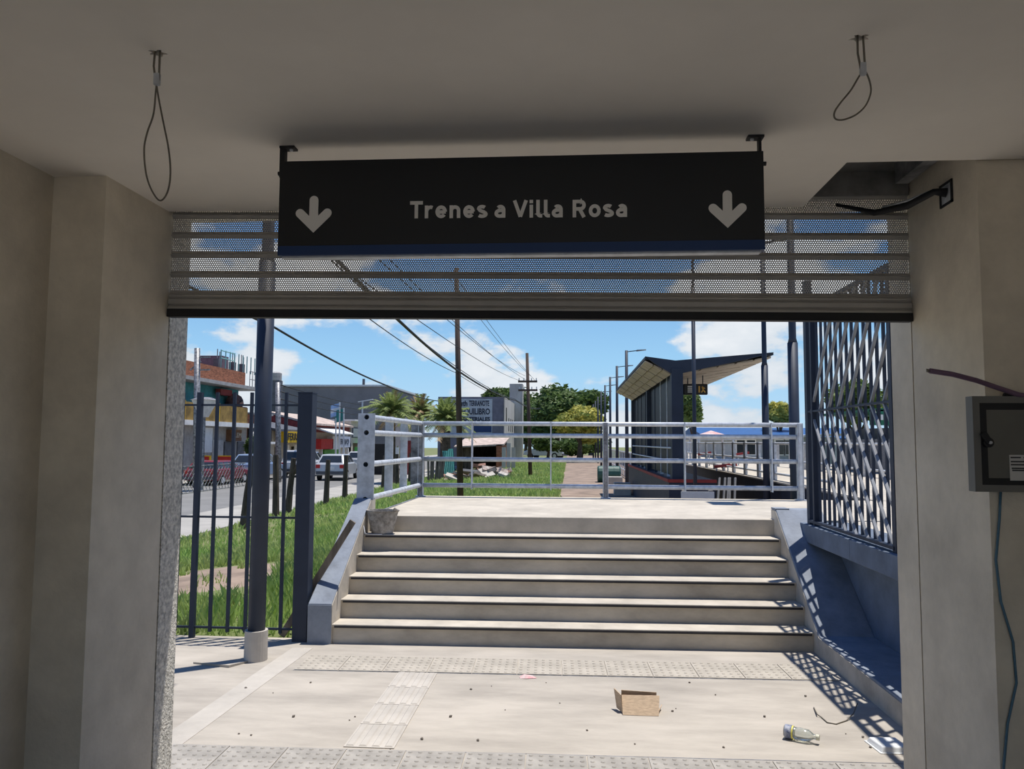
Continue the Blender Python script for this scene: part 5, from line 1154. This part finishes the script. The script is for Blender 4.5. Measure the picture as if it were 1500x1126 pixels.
# low shack with dark opening
YS = 47.0; a = at(672, 652, YS); b = at(733, 652, YS)
sk = empty('old_shack', ((a.x + b.x) / 2, YS, -.1), 'low ruined shack with pale roof and wide dark opening', 'shack')
m = MB(); m.box(a.x, b.x, YS + 4.8, YS + 5, -.12, a.z + .2); m.build('back_wall', DWOOD, sk)
m = MB(); m.box(a.x, a.x + .12, YS + .6, YS + 5, -.12, a.z); m.build('end_wall', DWOOD, sk)
m = MB(); m.hexa([(a.x - .3, YS, a.z - .15), (b.x + .2, YS, a.z + .0), (b.x + .2, YS + 5, a.z + .45), (a.x - .3, YS + 5, a.z + .35), (a.x - .3, YS, a.z - .07), (b.x + .2, YS, a.z + .1), (b.x + .2, YS + 5, a.z + .55), (a.x - .3, YS + 5, a.z + .45)]); m.build('roof', ROOFT, sk)
m = MB(); m.box(b.x - .25, b.x + .1, YS, YS + 5, -.12, a.z + .05); m.build('side_wall', BRICK, sk)
m = MB(); m.box(a.x - .1, a.x + .05, YS + .1, YS + .25, -.12, a.z); m.build('post', DWOOD, sk)
m = MB(); c0 = at(690, 660, YS); m.box(a.x, c0.x, YS + .5, YS + .62, -.12, a.z); m.build('board_wall', DWOOD, sk)
for k, (px0, px1, y_, lb) in enumerate(((735, 741, 46, 'pale'), (742, 748, 46.5, 'pale'), (749, 755, 47, 'pale'))):
    c0 = at(px0, 674, y_); c1 = at(px1, 655, y_); m = MB(); m.box(c0.x, c1.x, y_, y_ + .06, -.1, c1.z + .25 * (k % 2)); tag(m.build('standing_board', MATS['peeling_white']), ('first', 'second', 'third')[k] + ' weathered pale upright board counted from the old shack', 'board', 'boards beside the shack')
# teal corrugated sheet
ts = empty('teal_sheet', (-5.7, 36.2, -.2), 'leaning teal corrugated metal sheet beside the rubble', 'sheet')
m = MB(); b0 = at(652, 700, 36); t0 = at(648, 660, 36.5); w_ = .46; n_ = 13
V = []
for k in range(n_):
    u = k / (n_ - 1) * .50; dz = .02 * (1 if k % 2 else -1); V += [(b0.x + u, 36.0 + dz, b0.z - .05), (t0.x + u * 1.05, 36.5 + dz, t0.z + (.1 if k > 6 else 0))]
V += [(x, y + .012, z) for x, y, z in V]; q_ = 2 * n_
m.add(V, [(2 * k, 2 * k + 2, 2 * k + 3, 2 * k + 1) for k in range(n_ - 1)] + [(q_ + 2 * k + 1, q_ + 2 * k + 3, q_ + 2 * k + 2, q_ + 2 * k) for k in range(n_ - 1)]); m.build('corrugation', mat('teal_metal', (.08, .28, .24), .6, var=.2), ts)
# grey wooden boards of the old fence beside the sheet
for k in range(7):
    px = 628 + k * 3.2; p = at(px, 698, 35); h_b = .9 + .3 * rng.random(); g = gz(p.x, 35)
    m = MB(); m.bar((p.x, 35, g - .05), (p.x + rng.uniform(-.1, .1), 35, g + h_b), .10, .03, (0, 1, 0)); tag(m.build('fence_board', WOOD), 'grey upright board of the broken fence beside the teal sheet', 'board', 'broken fence boards')
# rubble heap: each slab its own thing
RUB = mat('rubble', (.32, .26, .22), .95, var=.3, scale=4, bump=.5); RUB2 = mat('rubble_brick', (.26, .14, .10), .95, var=.3, scale=4)
for k in range(46):
    px = rng.uniform(655, 748); Y = rng.uniform(34, 39); p = at(px, 700, Y); x = p.x; g = gz(x, Y)
    hh = .55 * math.exp(-((px - 700) / 32) ** 2); s_ = rng.uniform(.12, .34); z = g + rng.uniform(0, hh)
    m = MB(); m.box(-s_, s_, -s_ * .6, s_ * .6, -s_ * .3, s_ * .3); rot = Matrix.Rotation(rng.uniform(0, 6), 4, 'Z') @ Matrix.Rotation(rng.uniform(-.6, .6), 4, 'X') @ Matrix.Rotation(rng.uniform(-.5, .5), 4, 'Y')
    m.map(lambda v: rot @ v + Vector((x, Y, z + s_ * .2))); tag(m.build('rubble_piece', RUB if rng.random() < .65 else RUB2), 'broken chunk of masonry in the rubble heap before the old shack', 'rubble', 'rubble heap')
for k in range(7):
    px = 665 + k * 12; Y = 33.6 + .4 * (k % 3); x = at(px, 700, Y).x; g = gz(x, Y); s_ = .38 + .1 * (k % 3)
    m = MB(); m.box(-s_, s_, -s_ * .5, s_ * .5, -.05, .05); rot = Matrix.Rotation(k * 1.3, 4, 'Z') @ Matrix.Rotation(.35 - .2 * (k % 4), 4, 'Y') @ Matrix.Rotation(.3, 4, 'X')
    m.map(lambda v: rot @ v + Vector((x, Y, g + .2 + .08 * (k % 3)))); tag(m.build('rubble_piece', RUB if k % 2 else MATS['pale_concrete']), 'broken flat concrete slab tilted on the rubble heap', 'rubble', 'rubble slabs')
# junk behind the left railing: low stall with pale boards
js = empty('junk_stall', (-10.6, 50, -.5), 'ramshackle stall of pale boards and dark tarp under the palms', 'stall')
for k, (px0, px1, py0, py1, mt) in enumerate(((548, 565, 650, 672, BLKS), (566, 584, 655, 690, WHITE), (586, 604, 645, 668, DRED), (590, 612, 668, 700, LGREY), (548, 562, 674, 702, DGREY), (606, 618, 640, 660, ROOFT))):
    a = at(px0, py0, 50 + .3 * k); b = at(px1, py1, 50 + .3 * k); m = MB(); m.box(a.x, b.x, 50 + .3 * k, 50.1 + .3 * k, -.6, a.z); m.build('board', mt, js)
